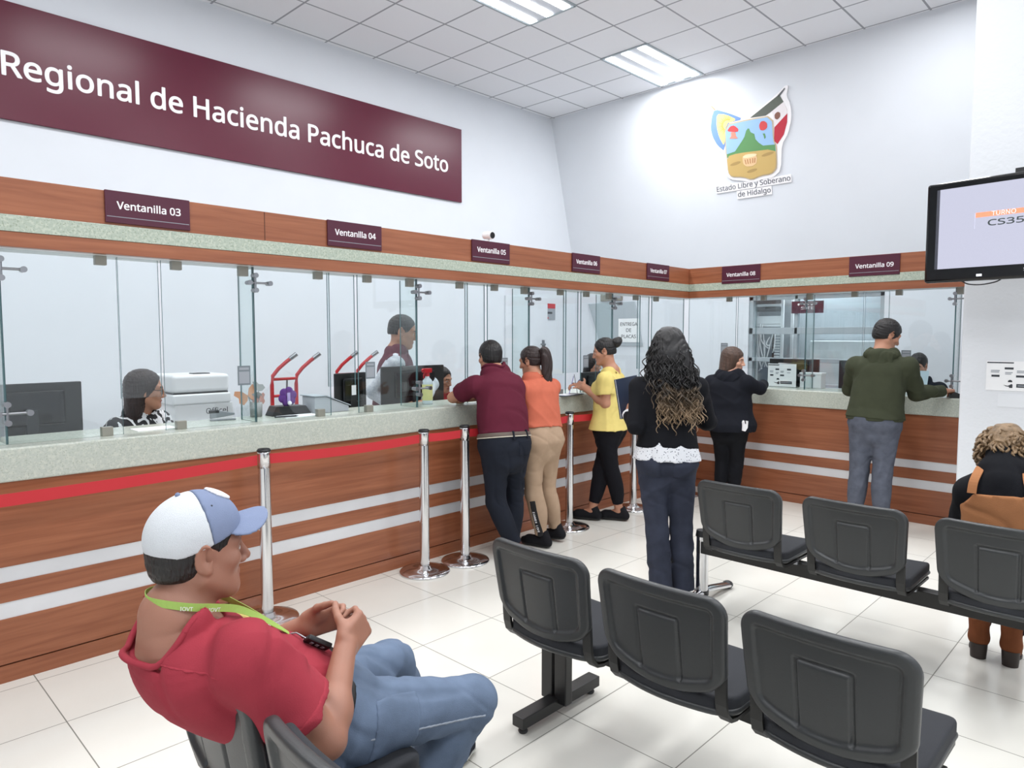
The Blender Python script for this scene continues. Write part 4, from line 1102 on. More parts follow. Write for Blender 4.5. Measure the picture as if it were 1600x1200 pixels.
    def cap_shell(F, g):
        F.ell(c0_, CR + g, CA, 0.0)
        F.plane(cp(0, 0, -0.022), -cu_, 0.003)
    F = Field(); cap_shell(F, 0.0); F.plane(cp(0, 0.022, 0.03), nrm(cf_ * 0.98 - cu_ * 0.12), 0.002)
    crown = f.child('cap', F, 0.004, mat('white_mesh_fabric', rgb(222, 226, 230), 0.9, bump=0.5, bscale=700), 'white mesh back of the cap')
    F = Field(); cap_shell(F, 0.0012); F.plane(cp(0, 0.022, 0.03), -nrm(cf_ * 0.98 - cu_ * 0.12), 0.002)
    M_capblue = cloth('blue_grey_twill', rgb(126, 138, 166), 0.05, 0.3, 700)
    f.child('front_panel', F, 0.004, M_capblue, None, crown)
    bc = cp(0, 0.098, -0.014); tb = R(-8); bA = (f.hr, cf_ * math.cos(tb) + cu_ * math.sin(tb), cu_ * math.cos(tb) - cf_ * math.sin(tb))
    F = Field()
    def brim(P):
        q = (P - bc) @ np.array(bA).T / h; x, y, z = q.T
        zz = z + 3.4 * x * x - 0.004 + 0.5 * np.clip(y, 0, 1) ** 2
        o = np.sqrt((x / 0.086) ** 2 + (np.maximum(y, 0) / 0.074) ** 2 + (np.minimum(y, 0) / 0.06) ** 2) - 1
        return np.maximum(o * 0.07, np.abs(zz) - 0.0028) * h
    F._add(brim, bc, 0.115 * h, 0.0); f.child('brim', F, 0.0032, M_capblue, None, crown)
    def patch(P):
        q = (P - c0_) @ np.array(CA).T; k = np.linalg.norm(q / (CR + 0.0035), axis=1)
        return np.maximum((np.abs(k - 1) - 0.03) * 0.09, np.linalg.norm(q - np.array((0, 0.078, 0.060)) * h, axis=1) - 0.031 * h)
    F = Field(); F._add(patch, cp(0, 0.078, 0.06), 0.06, 0.0); f.child('round_patch', F, 0.003, M_white, None, crown)
    m = MB(); m.ball(tuple(cp(0, 0, 0.097)), 0.006, 12); f.raw('top_button', m, M_capblue, parent=crown)
    m = MB(); m.ball(tuple(cp(0.058, 0.045, 0.058)), 0.0028, 10); f.raw('eyelet', m, M_ink, parent=crown)
    # lanyard with a car key, hanging round his neck
    lan = thing('lanyard', 'lime green lanyard with white lettering and a black car key on the seated man', 'lanyard', (-1.62, 0.60, 0.9))
    P0 = [(-1.62, 0.515, 0.972), (-1.575, 0.528, 0.972), (-1.538, 0.572, 0.962), (-1.528, 0.62, 0.950), (-1.542, 0.68, 0.925), (-1.566, 0.745, 0.878), (-1.59, 0.80, 0.832), (-1.60, 0.835, 0.80)]
    P1 = [(-3.24 - x, y, z) for x, y, z in P0[::-1]]
    M_lime = mat('lime_webbing', rgb(158, 190, 92), 0.6)
    def ribbon(pts, w, m_, name, par, upv):
        mb_ = MB(); P = [Vector(p) for p in pts]; vs = []
        for i, p in enumerate(P):
            d = (P[min(i + 1, len(P) - 1)] - P[max(i - 1, 0)]).normalized(); c = Vector((-1.62, 0.60, p.z)); out = (p - c); out = (out - d * out.dot(d)).normalized()
            side = d.cross(out).normalized()
            for a, b in ((-1, 0), (1, 0), (1, 1), (-1, 1)): vs.append(p + side * a * w / 2 + out * (0.001 + b * 0.0015))
        fs = [(i * 4 + j, i * 4 + (j + 1) % 4, i * 4 + 4 + (j + 1) % 4, i * 4 + 4 + j) for i in range(len(P) - 1) for j in range(4)] + [(3, 2, 1, 0), tuple(len(vs) - 4 + q for q in range(4))]
        mb_.add(vs, fs); o_ = mb_.build(name, m_, par); o_.data.transform(Matrix.Translation(-Vector(par.location))); return o_
    def fine(pts, k=5):
        P = np.array(pts); out = []
        for i in range(len(P) - 1):
            p0, p1, p2, p3 = P[max(i - 1, 0)], P[i], P[i + 1], P[min(i + 2, len(P) - 1)]
            for u in np.linspace(0, 1, k, endpoint=False): out.append(0.5 * (2 * p1 + (p2 - p0) * u + (2 * p0 - 5 * p1 + 4 * p2 - p3) * u ** 2 + (3 * p1 - p0 - 3 * p2 + p3) * u ** 3))
        return out + [P[-1]]
    ribbon(fine(P0 + P1[1:] if False else P1[:-1] + P0), 0.017, M_lime, 'strap', lan, None)
    fp = Vector((-1.560, 0.892, 0.772)); fm = frame_mat(fp, (0.25, 0.8, -0.55), (0.75, 0.05, 0.45)); ml = Matrix.Translation(-Vector(lan.location))
    kb = MB().box(-0.034, 0.034, -0.017, 0.017, -0.007, 0.007, 0, ml @ fm).build('key_fob', M_black, lan, bevel=0.004)
    m = MB()
    for dx in (-0.016, 0.0, 0.016): m.box(dx - 0.004, dx + 0.004, -0.005, 0.005, 0.007, 0.0082, 0, ml @ fm)
    m.build('key_button', M_greyp, kb)
    MB().tube([ml @ Vector((-1.60, 0.835, 0.80)), ml @ Vector((-1.588, 0.848, 0.803)), ml @ Vector((-1.568, 0.868, 0.786))], 0.0022, 8).build('ring_chain', M_steel, lan)
    for (px, py, pz, dx, dy, dz) in [(-1.5295, 0.607, 0.944, 0, 1, -0.22), (-1.545, 0.555, 0.958, 0.55, 0.83, -0.1)]:
        o_ = Vector((px, py, pz)); outv = Vector((1, -0.1 if dx == 0 else -0.65, 0)).normalized()
        xx = Vector((dx, dy, dz)).normalized(); yy = Vector((0, 0, 1))
        text('lettering', 'IOVT', ml @ frame_mat(o_ + outv * 0.0045, xx, yy), 0.011, M_white, lan, 0.0003, 0.0, width=0.026)
def gradient_mat(name, c0, c1, z0, z1, rough=0.45, bump=0.3):
    """hair dyed lighter towards the tips: colour follows local height"""
    m = mat(name, c0, rough, bump=bump, bscale=260); n = m.node_tree.nodes; l = m.node_tree.links; b = n['Principled BSDF']
    tc = n.new('ShaderNodeTexCoord'); sp = n.new('ShaderNodeSeparateXYZ'); l.new(tc.outputs['Object'], sp.inputs[0])
    ns = n.new('ShaderNodeTexNoise'); ns.inputs['Scale'].default_value = 22; l.new(tc.outputs['Object'], ns.inputs[0])
    z = mathn(n, l, 'ADD', sp.outputs[2], mathn(n, l, 'MULTIPLY', mathn(n, l, 'SUBTRACT', ns.outputs[0], 0.5), 0.30))
    r = n.new('ShaderNodeMapRange'); r.inputs[1].default_value = z0; r.inputs[2].default_value = z1; l.new(z, r.inputs[0])
    l.new(mixc(n, l, r.outputs[0], c1, c0), b.inputs['Base Color']); return m
def spot_mat(name, c0, c1, scale, thr, kind='dots', rough=0.8):
    m, n, l, b = node_mat(name); tc = n.new('ShaderNodeTexCoord')
    if kind == 'dots':
        v = n.new('ShaderNodeTexVoronoi'); v.inputs['Scale'].default_value = scale; l.new(tc.outputs['Object'], v.inputs['Vector']); f = mathn(n, l, 'LESS_THAN', v.outputs['Distance'], thr)
    else:
        v = n.new('ShaderNodeTexNoise'); v.inputs['Scale'].default_value = scale; v.inputs['Detail'].default_value = 1; v.inputs['Distortion'].default_value = 1.5; l.new(tc.outputs['Object'], v.inputs['Vector']); f = mathn(n, l, 'LESS_THAN', v.outputs[0], thr)
    l.new(mixc(n, l, f, c0, c1), b.inputs['Base Color']); b.inputs['Roughness'].default_value = rough; return m
def strands(fig, name, mtl, starts, length, rad, turns, tube, seed, down, spread, label=None, parent=None, lean=(0, 0, 0)):
    """curling locks: helical tubes that fall from the given points"""
    rs = np.random.RandomState(seed); mb = MB()
    for (p, out) in starts:
        L = length * rs.uniform(0.72, 1.08); n = int(12 + L * 90); ph = rs.uniform(0, 6.3); r0 = rad * rs.uniform(0.7, 1.3); T = turns * rs.uniform(0.8, 1.2) * L / length; sgn = rs.choice([-1, 1])
        pts = []; rr = []
        jit = rs.normal(size=3) * spread
        for i in range(n):
            t = i / (n - 1); c = p + out * (0.014 * (1 - math.exp(-5 * t))) + np.array(down) * L * t + np.array(lean) * t * t + jit * t
            a = ph + sgn * 2 * PI * T * t; g = r0 * min(1, t * 4)
            pts.append(c + np.array((math.cos(a), math.sin(a), 0)) * g); rr.append(tube * (1.0 if t < 0.8 else (1 - (t - 0.8) * 3.5)))
        mb.tube(pts, rr, 5)
    return fig.raw(name, mb, mtl, label, parent)

if PEOPLE:
    M_navy = cloth('navy_cotton', rgb(30, 34, 44)); M_blackcloth = cloth('black_knit', rgb(19, 20, 25), 0.05, 0.3, 500)
    # ============================================================ man in maroon polo leaning on the counter
    f = Fig(1.58, (-3.385, 3.405, 0.785), (-3.53, 3.455, 1.285), (-3.605, 3.475, 1.405), 80, 84, 72, -8, 0, upp=(-0.12, 0, 1), upc=(-0.42, 0, 0.9), bw=1.16, waist=1.15, belly=0.75, shw=0.122, hs=1.03)
    f.arm('L', (-3.775, 3.27, 1.115), (-3.765, 3.475, 1.10), f=(0.05, 0.95, 0.0), n=(0, 0, -1), curl=30, sh=(-3.545, 3.26, 1.215))
    f.arm('R', (-3.735, 3.68, 1.115), (-3.775, 3.565, 1.125), f=(-0.3, -0.9, 0.1), n=(0, 0, -1), curl=30, sh=(-3.535, 3.635, 1.205))
    f.leg('L', (-3.415, 3.345, 0.405), (-3.365, 3.475, 0.085), (-0.55, 0.8, -0.25)); f.leg('R', (-3.43, 3.535, 0.40), (-3.445, 3.53, 0.075), (-0.95, 0.1, 0))
    f.body('man in maroon polo shirt and dark trousers leaning on the counter, seen from behind', M_skin, 0.005, legs=False)
    T = f.top(0.013, 0.165, 'short', 0.62, 0.02, seed=11, amp=0.0042, freq=20, neckr=1.22); ts = f.child('polo_shirt', T, 0.0065, cloth('maroon_pique', rgb(94, 32, 50)))
    f.neck_rib(T, MATS['maroon_pique'], ts, 0.011, 'collar', 0.008)
    T = f.trousers(0.014, 0.18, 0.97, seed=12, amp=0.0042, freq=22, hem=0.008)
    tr = f.child('trousers', T, 0.0065, M_navy)
    bl = f.child('belt', f.band(T, 0.125, 0.180, 0.007), 0.005, mat('tan_webbing', rgb(96, 84, 76), 0.6))
    f.child('belt_edge', f.band(T, 0.120, 0.132, 0.009), 0.004, mat('cream_piping', rgb(216, 208, 190), 0.6), None, bl)
    for q in (-0.02, 0.10): f.child('belt_loop', f.over(T, 0.0115, [], (f.spine(0.152) - f.pf * 0.14 + f.pr * q, (0.008, 0.09, 0.030), (f.pr, f.pf, f.upp))), 0.004, M_navy, None, tr)
    f.child('back_pocket', f.over(T, 0.003, [], (f.spine(-0.02) - f.pf * 0.14 + f.pr * 0.075, (0.055, 0.09, 0.055), (f.pr, f.pf, f.upp))), 0.005, M_navy, None, tr)
    M_brownlea = mat('brown_leather', rgb(78, 50, 46), 0.4)
    f.shoe('L', M_brownlea, M_sole_b, up=(0.25, 0.15, 1)); f.shoe('R', M_brownlea, M_sole_b)
    f.child('hair', f.cap_hair(0.010, front=((0.075, 0.085), (0.030, -0.005)), nape=((-0.12, -0.072), (0.03, -0.030)), amp=0.001), 0.005, M_hairblack)

    # ============================================================ woman in orange top with ponytail
    f = Fig(1.50, (-3.385, 3.775, 0.785), (-3.475, 3.815, 1.235), (-3.535, 3.83, 1.37), 82, 86, 104, -14, 0, upp=(-0.08, 0, 1), upc=(-0.2, 0, 1), bw=1.10, hip=1.08, waist=1.12, bust=0.95, shw=0.108)
    f.arm('L', (-3.60, 3.645, 1.005), (-3.775, 3.76, 1.10), f=(-0.3, 0.9, 0), n=(0, 0, -1), curl=30); f.arm('R', (-3.60, 3.99, 1.005), (-3.785, 3.93, 1.10), f=(-0.6, -0.7, 0), n=(0, 0, -1), curl=30)
    f.leg('L', (-3.40, 3.715, 0.405), (-3.37, 3.775, 0.075), (-0.97, -0.15, 0)); f.leg('R', (-3.42, 3.885, 0.40), (-3.40, 3.965, 0.085), (-0.95, -0.1, -0.12))
    f.body('woman in orange T-shirt and beige joggers with a dark ponytail at the counter', M_skin, 0.005, jaw=0.93, legs=False)
    T = f.top(0.016, 0.20, 'short', 0.52, 0.05, seed=21, amp=0.0036, freq=24, neckr=1.25, sinfl=0.010); ts = f.child('t_shirt', T, 0.006, cloth('orange_jersey', rgb(200, 108, 84))); f.neck_rib(T, MATS['orange_jersey'], ts)
    M_beige = cloth('beige_fleece', rgb(176, 150, 126))
    T = f.trousers(0.010, 0.24, 0.93, seed=22, amp=0.0032, freq=24)
    jog = f.child('joggers', T, 0.006, M_beige)
    kn, an = f.kn['L'], f.an['L']; d_ = nrm(an - kn); vout = np.array((0.30, -0.95, 0.0)); vout = nrm(vout - d_ * (vout @ d_)); tv_ = np.cross(d_, vout)
    cs_ = kn * 0.45 + an * 0.55 + vout * 0.05 - tv_ * 0.012
    st = f.child('side_stripe', f.over(T, 0.003, [], (cs_, (0.15, 0.055, 0.021), (d_, vout, tv_))), 0.0045, mat('black_stripe', rgb(26, 25, 27), 0.8), None, jog)
    def stripe_text(body, t_, width):
        c = kn * (1 - t_) + an * t_ - tv_ * 0.012
        lo_, hi_ = 0.0, 0.12
        for _ in range(24):
            m_ = (lo_ + hi_) / 2
            if T((c + vout * m_)[None])[0] - 0.003 < 0: lo_ = m_
            else: hi_ = m_
        return c + vout * (lo_ + 0.0025)
    p_a = stripe_text('', 0.36, 0); p_b = stripe_text('', 0.84, 0); ax_ = nrm(p_b - p_a)
    n_t = 11
    for i, ch in enumerate('SUMMER LOVE'):
        if ch == ' ': continue
        t_ = 0.34 + 0.50 * i / n_t; p = stripe_text(ch, t_, 0)
        text('lettering', ch, Matrix.Translation(-Vector(f.pel)) @ frame_mat(p - np.cross(vout, ax_) * 0.010 + vout * 0.002, ax_, np.cross(vout, ax_)), 0.026, M_white, st, 0.001, 0.0006)
    f.child('hair', f.cap_hair(0.009, front=((0.070, 0.085), (0.040, -0.035)), nape=((-0.12, -0.060), (0.03, -0.050)), amp=0.002), 0.005, M_hairdark)
    F = Field(); hb = f.hp(0, -0.105, 0.035)
    tail = [(hb, f.hr, 0.026, 0.026), (hb - f.hf * 0.035 + UP * 0.01, f.hr, 0.036, 0.034), (hb - f.hf * 0.055 - UP * 0.07, f.hr, 0.048, 0.036), (hb - f.hf * 0.055 - UP * 0.16, f.hr, 0.050, 0.034), (hb - f.hf * 0.060 - UP * 0.25, f.hr, 0.044, 0.028), (hb - f.hf * 0.060 - UP * 0.33, f.hr, 0.028, 0.020), (hb - f.hf * 0.058 - UP * 0.38, f.hr, 0.009, 0.008)]
    F.loft(tail, 0.01); F.disp = lambda P: 0.004 * np.sin(P @ f.hr * 190 + 3 * np.sin(P[:, 2] * 22)); f.child('ponytail', F, 0.005, M_hairdark)
    M_blackcanvas = cloth('black_mesh', rgb(26, 26, 30)); f.shoe('L', M_blackcanvas, M_sole_b, high=0.9); f.shoe('R', M_blackcanvas, M_sole_b, up=(-0.12, 0, 1), high=0.9)

    # ============================================================ woman in yellow T-shirt
    f = Fig(1.55, (-3.465, 4.715, 0.765), (-3.462, 4.735, 1.255), (-3.505, 4.700, 1.430), 108, 108, 123, -14, 0, bw=1.06, hip=1.05, waist=1.14, bust=1.05, belly=0.62, shw=0.106)
    f.arm('L', (-3.400, 4.585, 1.005), (-3.625, 4.575, 1.130), f=(-0.92, 0.25, 0.22), n=(0.1, 0.85, -0.5), curl=42, sh=(-3.405, 4.585, 1.200)); f.arm('R', (-3.62, 4.82, 1.03), (-3.70, 4.655, 1.135), f=(-0.62, -0.75, 0.15), n=(0, 0, -1), curl=35)
    f.leg('L', (-3.415, 4.700, 0.415), (-3.400, 4.790, 0.078), (-0.92, -0.38, 0)); f.leg('R', (-3.53, 4.690, 0.42), (-3.575, 4.640, 0.078), (-0.93, -0.36, 0))
    f.body('woman in yellow T-shirt and black cropped leggings filling in a form at the counter', M_skin, 0.0045, jaw=0.95)
    T = f.top(0.014, 0.03, 'short', 0.60, 0.09, seed=31, amp=0.0036, freq=22, neckr=1.3, sinfl=0.012); ts = f.child('t_shirt', T, 0.006, cloth('yellow_jersey', rgb(226, 206, 126))); f.neck_rib(T, MATS['yellow_jersey'], ts)
    f.child('leggings', f.trousers(0.006, 0.15, 0.78, seed=32, amp=0.0015, freq=24), 0.006, cloth('black_jersey', rgb(20, 20, 26)))
    f.child('hair', f.cap_hair(0.007, front=((0.078, 0.078), (0.045, -0.030)), nape=((-0.12, -0.050), (0.03, -0.045)), amp=0.0015), 0.0045, M_hairblack)
    F = Field(); b = f.hp(0, -0.125, 0.050); F.ell(b, (0.045, 0.040, 0.042), None, 0.0); F.ell(b - f.hf * 0.02 + UP * 0.012, (0.030, 0.032, 0.032), None, 0.006); F.disp = wrinkle(3, 0.002, 60); f.child('hair_bun', F, 0.0045, M_hairblack)
    f.shoe('L', M_blackcanvas, M_sole_b, high=0.8); f.shoe('R', M_blackcanvas, M_sole_b, high=0.8)

    # ============================================================ curly haired woman seen from behind
    f = Fig(1.60, (-2.155, 3.500, 0.815), (-2.170, 3.535, 1.325), (-2.185, 3.545, 1.488), 33, 33, 42, -12, 0, bw=0.98, hip=1.02, waist=1.02, bust=0.8, shw=0.102, armr=0.92)
    f.arm('L', (-2.262, 3.345, 1.040), (-2.395, 3.455, 1.085), f=(-0.45, 0.75, 0.45), n=(0.85, 0.5, 0.0), curl=48, thumb=20); f.arm('R', (-2.02, 3.72, 1.05), (-2.16, 3.86, 1.03), f=(-0.75, 0.6, 0.1), n=(-0.5, -0.6, 0.3), curl=40)
    f.leg('L', (-2.165, 3.425, 0.43), (-2.115, 3.400, 0.085), (-0.55, 0.83, 0)); f.leg('R', (-2.085, 3.555, 0.43), (-2.055, 3.535, 0.085), (-0.50, 0.86, 0))
    f.body('woman with long curly hair, black sweater and dark jeans standing with her back turned', M_skin, 0.0045, jaw=0.93)
    bz = f.top(0.014, 0.045, None, 0.5, 0.09, seed=40, amp=0.0032, freq=28, neckr=1.15, t1=0.5); bz.plane(f.spine(0.45), f.upc); f.child('blouse', bz, 0.006, spot_mat('dotted_cotton', rgb(222, 224, 228), rgb(60, 66, 84), 85, 0.24))
    f.child('sweater', f.top(0.026, 0.175, 'long', seed=41, amp=0.0022, freq=20, neckr=1.22, cuff=0.90, sinfl=0.012), 0.006, M_blackcloth)
    for k in ('L', 'R'):
        F = Field(); w_ = f.wr[k]; d = nrm(w_ - f.el[k]); F.cone(w_ - d * 0.035, w_ + d * 0.004, 0.037, 0.037, 0, (True, True)); f.child('shirt_cuff', F, 0.005, M_white)
    F = Field()
    for a in np.linspace(0, 2 * PI, 20, endpoint=False):
        g = lambda t: f.neck + f.upc * (0.020 - 0.012 * math.cos(t)) + f.cr * math.sin(t) * 0.060 + f.cf * math.cos(t) * 0.060
        F.cone(g(a), g(a + 2 * PI / 20), 0.010, 0.010, 0.004)
    f.child('collar', F, 0.005, M_white)
    M_dkdenim = cloth('dark_denim', rgb(52, 56, 70), 0.2, 0.3, 600, vscale=12)
    T = f.trousers(0.007, 0.13, 1.0, seed=42, amp=0.0036, freq=24, hem=0.022)
    je = f.child('jeans', T, 0.006, M_dkdenim)
    for q in (-1, 1):
        f.child('back_pocket', f.over(T, 0.0035, [], (f.spine(-0.03) - f.pf * 0.10 + f.pr * q * 0.085, (0.050, 0.09, 0.052), (nrm(f.pr - f.upp * q * 0.12), f.pf, nrm(f.upp + f.pr * q * 0.12)))), 0.004, M_dkdenim, None, je)
    M_whitelea = mat('white_leather', rgb(226, 226, 224), 0.4); f.shoe('L', M_whitelea, M_sole_w); f.shoe('R', M_whitelea, M_sole_w)
    M_curl = gradient_mat('curly_black_hair', rgb(16, 14, 15), rgb(150, 126, 98), 0.26, 0.46)
    hv = Field(); h = f.hs
    hv.ell(f.hp(0, -0.022, 0.026), np.array((0.089, 0.106, 0.094)) * h, f.hax(), 0.0); hv.plane(f.hp(0, 0.050, 0.0), nrm(f.hf - f.hu * 0.35), 0.01)
    bk = -f.cf
    hv.loft([(f.hp(0, -0.045, 0.02), f.hr, 0.090, 0.085), (f.hp(0.005, -0.065, -0.06), f.hr, 0.105, 0.080), (f.neck + bk * 0.075 + f.cr * 0.02 + UP * 0.02, f.cr, 0.118, 0.058), (f.neck + bk * 0.112 + f.cr * 0.05 - UP * 0.10, f.cr, 0.105, 0.040), (f.neck + bk * 0.128 + f.cr * 0.065 - UP * 0.20, f.cr, 0.075, 0.030)], 0.03)
    hv.disp = wrinkle(44, 0.004, 130, (1, 1, 0.35))
    hr_ = f.child('hair', hv, 0.0055, M_curl)
    rs = np.random.RandomState(9); ST = []
    for _ in range(360):
        a = rs.uniform(-1.75, 1.75); u = rs.uniform(-0.06, 0.075); dirv = -f.hf * math.cos(a) + f.hr * math.sin(a)
        ST.append((f.hp(0, -0.02, 0) + dirv * (0.098 + 0.012 * rs.rand()) * (1 - 0.35 * max(0, u) / 0.08) + UP * u, dirv))
    strands(f, 'hair_curl', M_curl, ST, 0.27, 0.010, 3.0, 0.0034, 10, (0, 0, -1), 0.020, None, hr_, tuple(f.cr * 0.03 + bk * 0.045))
    ST = [(f.neck + bk * (0.125 + 0.02 * rs.rand()) + f.cr * rs.uniform(-0.06, 0.155) + UP * rs.uniform(-0.08, 0.06), bk) for _ in range(230)]
    strands(f, 'hair_curl', M_curl, ST, 0.21, 0.012, 2.6, 0.0034, 11, (0, 0, -1), 0.016, None, hr_, tuple(f.cr * 0.01 + bk * 0.02))
    ST = []
    for _ in range(170):
        a = rs.uniform(-2.0, 2.0); e = rs.uniform(0.35, 1.25); dv = (-f.hf * math.cos(a) + f.hr * math.sin(a)) * math.cos(e) + f.hu * math.sin(e)
        ST.append((f.hp(0, -0.022, 0.026) + dv * np.array(0.094) * h, dv * 0.2 + (-f.hf * math.cos(a) + f.hr * math.sin(a)) * 2.2 * math.sin(e)))
    strands(f, 'hair_lock', M_curl, ST, 0.20, 0.0035, 2.2, 0.0034, 12, (0, 0, -1), 0.008, None, hr_, tuple(bk * 0.02))
    # blue folder in her left hand
    fo = thing('folder', 'dark blue folder held by the curly haired woman', 'folder', (-2.432, 3.505, 1.185))
    fM = frame_mat((0, 0, 0), (-0.12, -0.10, 0.98), (0.22, 0.97, 0.0))
    MB().box(-0.12, 0.12, -0.085, 0.085, -0.010, -0.007, 0, fM).box(-0.12, 0.12, -0.085, 0.085, 0.004, 0.007, 0, fM).box(-0.12, 0.12, 0.083, 0.0865, -0.010, 0.007, 0, fM).build('cover', mat('navy_card', rgb(52, 62, 84), 0.4), fo)
    MB().box(-0.117, 0.117, -0.08, 0.082, -0.006, 0.003, 0, fM).build('papers', M_paper, fo)

    # ============================================================ woman in black hooded coat at the corner window
    f = Fig(1.50, (-3.01, 5.955, 0.735), (-3.025, 5.975, 1.190), (-3.015, 6.015, 1.335), 18, 12, -78, -8, 4, bw=1.22, hip=1.05, waist=1.18, bust=0.9, shw=0.110, hs=1.06)
    f.arm('L', (-3.26, 6.12, 0.93), (-3.13, 6.30, 1.03), f=(0.6, 0.75, 0.1), n=(0, 0, -1), curl=40); f.arm('R', (-2.80, 6.10, 1.08), (-2.86, 6.32, 1.105), f=(-0.5, 0.85, 0), n=(0, 0, -1), curl=40, sh=(-2.865, 5.97, 1.135))
    f.leg('L', (-3.09, 5.985, 0.36), (-3.09, 5.95, 0.075), (-0.3, 0.95, 0)); f.leg('R', (-2.965, 6.01, 0.36), (-2.97, 5.975, 0.075), (-0.1, 1, 0))
    f.body('woman in black hooded coat leaning on the back counter, face turned right', M_skinlight, 0.0045, jaw=0.95, hairm=M_hairbrown, legs=False)
    M_coat = cloth('black_coat_fabric', rgb(22, 24, 32), 0.08, 0.2)
    T = f.top(0.022, -0.10, 'long', seed=51, amp=0.0036, freq=20, neckr=1.3, cuff=0.97, sinfl=0.020, flare=0.10, t1=0.975); co = f.child('coat', T, 0.0065, M_coat)
    F = Field(); F.ell(f.neck - f.cf * 0.065 - UP * 0.01, (0.105, 0.055, 0.060), (f.cr, f.cf, f.upc), 0.0); F.ell(f.neck - f.cf * 0.085 - UP * 0.075, (0.085, 0.035, 0.07), (f.cr, f.cf, f.upc), 0.03)
    for q in (-1, 1): F.cone(f.neck + f.cr * q * 0.085 - f.cf * 0.03, f.neck + f.cr * q * 0.06 + f.cf * 0.065 - UP * 0.03, 0.030, 0.024, 0.03)
    F.sub(lambda P: np.linalg.norm((P - f.neck) * np.array((1, 1, 0.3)), axis=1) - 0.058, f.neck + UP * 0.02, 0.2, 0.012); F.disp = wrinkle(52, 0.004, 30)
    f.child('hood', F, 0.006, M_coat, None, co)
    ex = nrm(f.pr * 0.80 + f.pf * 0.60); en_ = np.cross(ex, UP); c0 = f.spine(0.05) + f.pr * 0.02 - f.pf * 0.02; tt = np.arange(0.02, 0.4, 0.003); vv = T(c0 + en_[None] * tt[:, None] + f.pr[None] * tt[:, None] * 0.35)
    j = int(np.argmax(vv > 0)); lg = c0 + (en_ + f.pr * 0.35) * (tt[j] - 0.020)
    fmx = Matrix.Translation(-Vector(f.pel)) @ frame_mat(lg, ex, (0, 0, 1))
    MB().prism([(-0.028, -0.045), (0.0, -0.052), (0.022, -0.02), (0.026, 0.04), (0.012, 0.042), (0.010, 0.015), (-0.004, 0.012), (-0.012, 0.046), (-0.026, 0.03)], 0.03, fmx, 0, 0.0).build('emblem', M_white, co)
    f.child('leggings', f.trousers(0.008, 0.1, 0.96, seed=53, amp=0.003, freq=24), 0.0065, M_blackcloth)
    f.shoe('L', M_blackcanvas, M_sole_b, vox=0.006); f.shoe('R', M_blackcanvas, M_sole_b, vox=0.006)
    hv = f.cap_hair(0.014, front=((0.090, 0.074), (0.052, -0.060)), nape=((-0.14, -0.125), (0.03, -0.125)), amp=0.001, ears=False, freq=120, extra=lambda F: F.loft([(f.hp(0, -0.030, 0.03), f.hr, 0.094, 0.085), (f.hp(0, -0.036, -0.05), f.hr, 0.108, 0.084), (f.hp(0, -0.040, -0.120), f.hr, 0.116, 0.080)], 0.03))
    f.child('hair', hv, 0.0045, M_hairbrown)

    # ============================================================ man in green hoodie
    f = Fig(1.70, (-1.785, 5.975, 0.855), (-1.765, 6.045, 1.405), (-1.748, 6.090, 1.565), 12, 8, -46, -26, 0, upc=(0, 0.12, 1), bw=1.07, waist=1.12, shw=0.120)
    f.arm('L', (-2.035, 6.14, 1.115), (-1.97, 6.375, 1.115), f=(0.5, 0.85, 0), n=(0, 0, -1), curl=35, sh=(-1.945, 6.005, 1.315)); f.arm('R', (-1.545, 6.175, 1.105), (-1.405, 6.395, 1.118), f=(0.3, 0.93, 0), n=(0, 0, -1), curl=45, sh=(-1.580, 6.045, 1.320))
    f.leg('L', (-1.875, 5.945, 0.47), (-1.890, 5.90, 0.085), (-0.3, 0.95, 0)); f.leg('R', (-1.705, 5.945, 0.47), (-1.690, 5.90, 0.085), (0.05, 1, 0))
    f.body('man in olive green hoodie and grey jeans standing at the back counter', M_skin, 0.005, jaw=1.03, hairm=M_hairblack, legs=False)
    M_olive = cloth('olive_fleece', rgb(62, 66, 50), 0.06, 0.2)
    ho = f.child('hoodie', f.top(0.022, 0.085, 'long', seed=61, amp=0.0042, freq=17, neckr=1.35, cuff=0.97, sinfl=0.016, t1=0.975, flare=0.05), 0.0065, M_olive)
    F = Field(); F.ell(f.neck - f.cf * 0.075 - UP * 0.005, (0.125, 0.060, 0.050), (f.cr, f.cf, f.upc), 0.0); F.ell(f.neck - f.cf * 0.100 - UP * 0.08, (0.100, 0.042, 0.10), (f.cr, f.cf, f.upc), 0.03)
    for q in (-1, 1): F.cone(f.neck + f.cr * q * 0.092 - f.cf * 0.03 + UP * 0.01, f.neck + f.cr * q * 0.05 + f.cf * 0.085 - UP * 0.035, 0.032, 0.022, 0.03)
    F.sub(lambda P: np.linalg.norm((P - f.neck - UP * 0.02) * np.array((1, 1, 0.5)), axis=1) - 0.066, f.neck + UP * 0.02, 0.16, 0.012); F.disp = wrinkle(62, 0.004, 34)
    f.child('hood', F, 0.006, M_olive, None, ho)
    F = Field(); F.loft(f.stations(0.055, 0.115, 0.026, 4), 0, (True, True), p=2.25); F.disp = lambda P: 0.0012 * np.sin((P @ f.pr) * 500); f.child('waistband', F, 0.006, M_olive, None, ho)
    f.child('jeans', f.trousers(0.011, 0.12, 0.98, seed=63, amp=0.0042, freq=24, hem=0.006), 0.0065, cloth('grey_denim', rgb(88, 92, 104), 0.18, 0.3, 600))
    f.child('hair', f.cap_hair(0.012, front=((0.084, 0.080), (0.048, -0.030)), nape=((-0.12, -0.085), (0.03, -0.040)), amp=0.002), 0.005, M_hairblack)
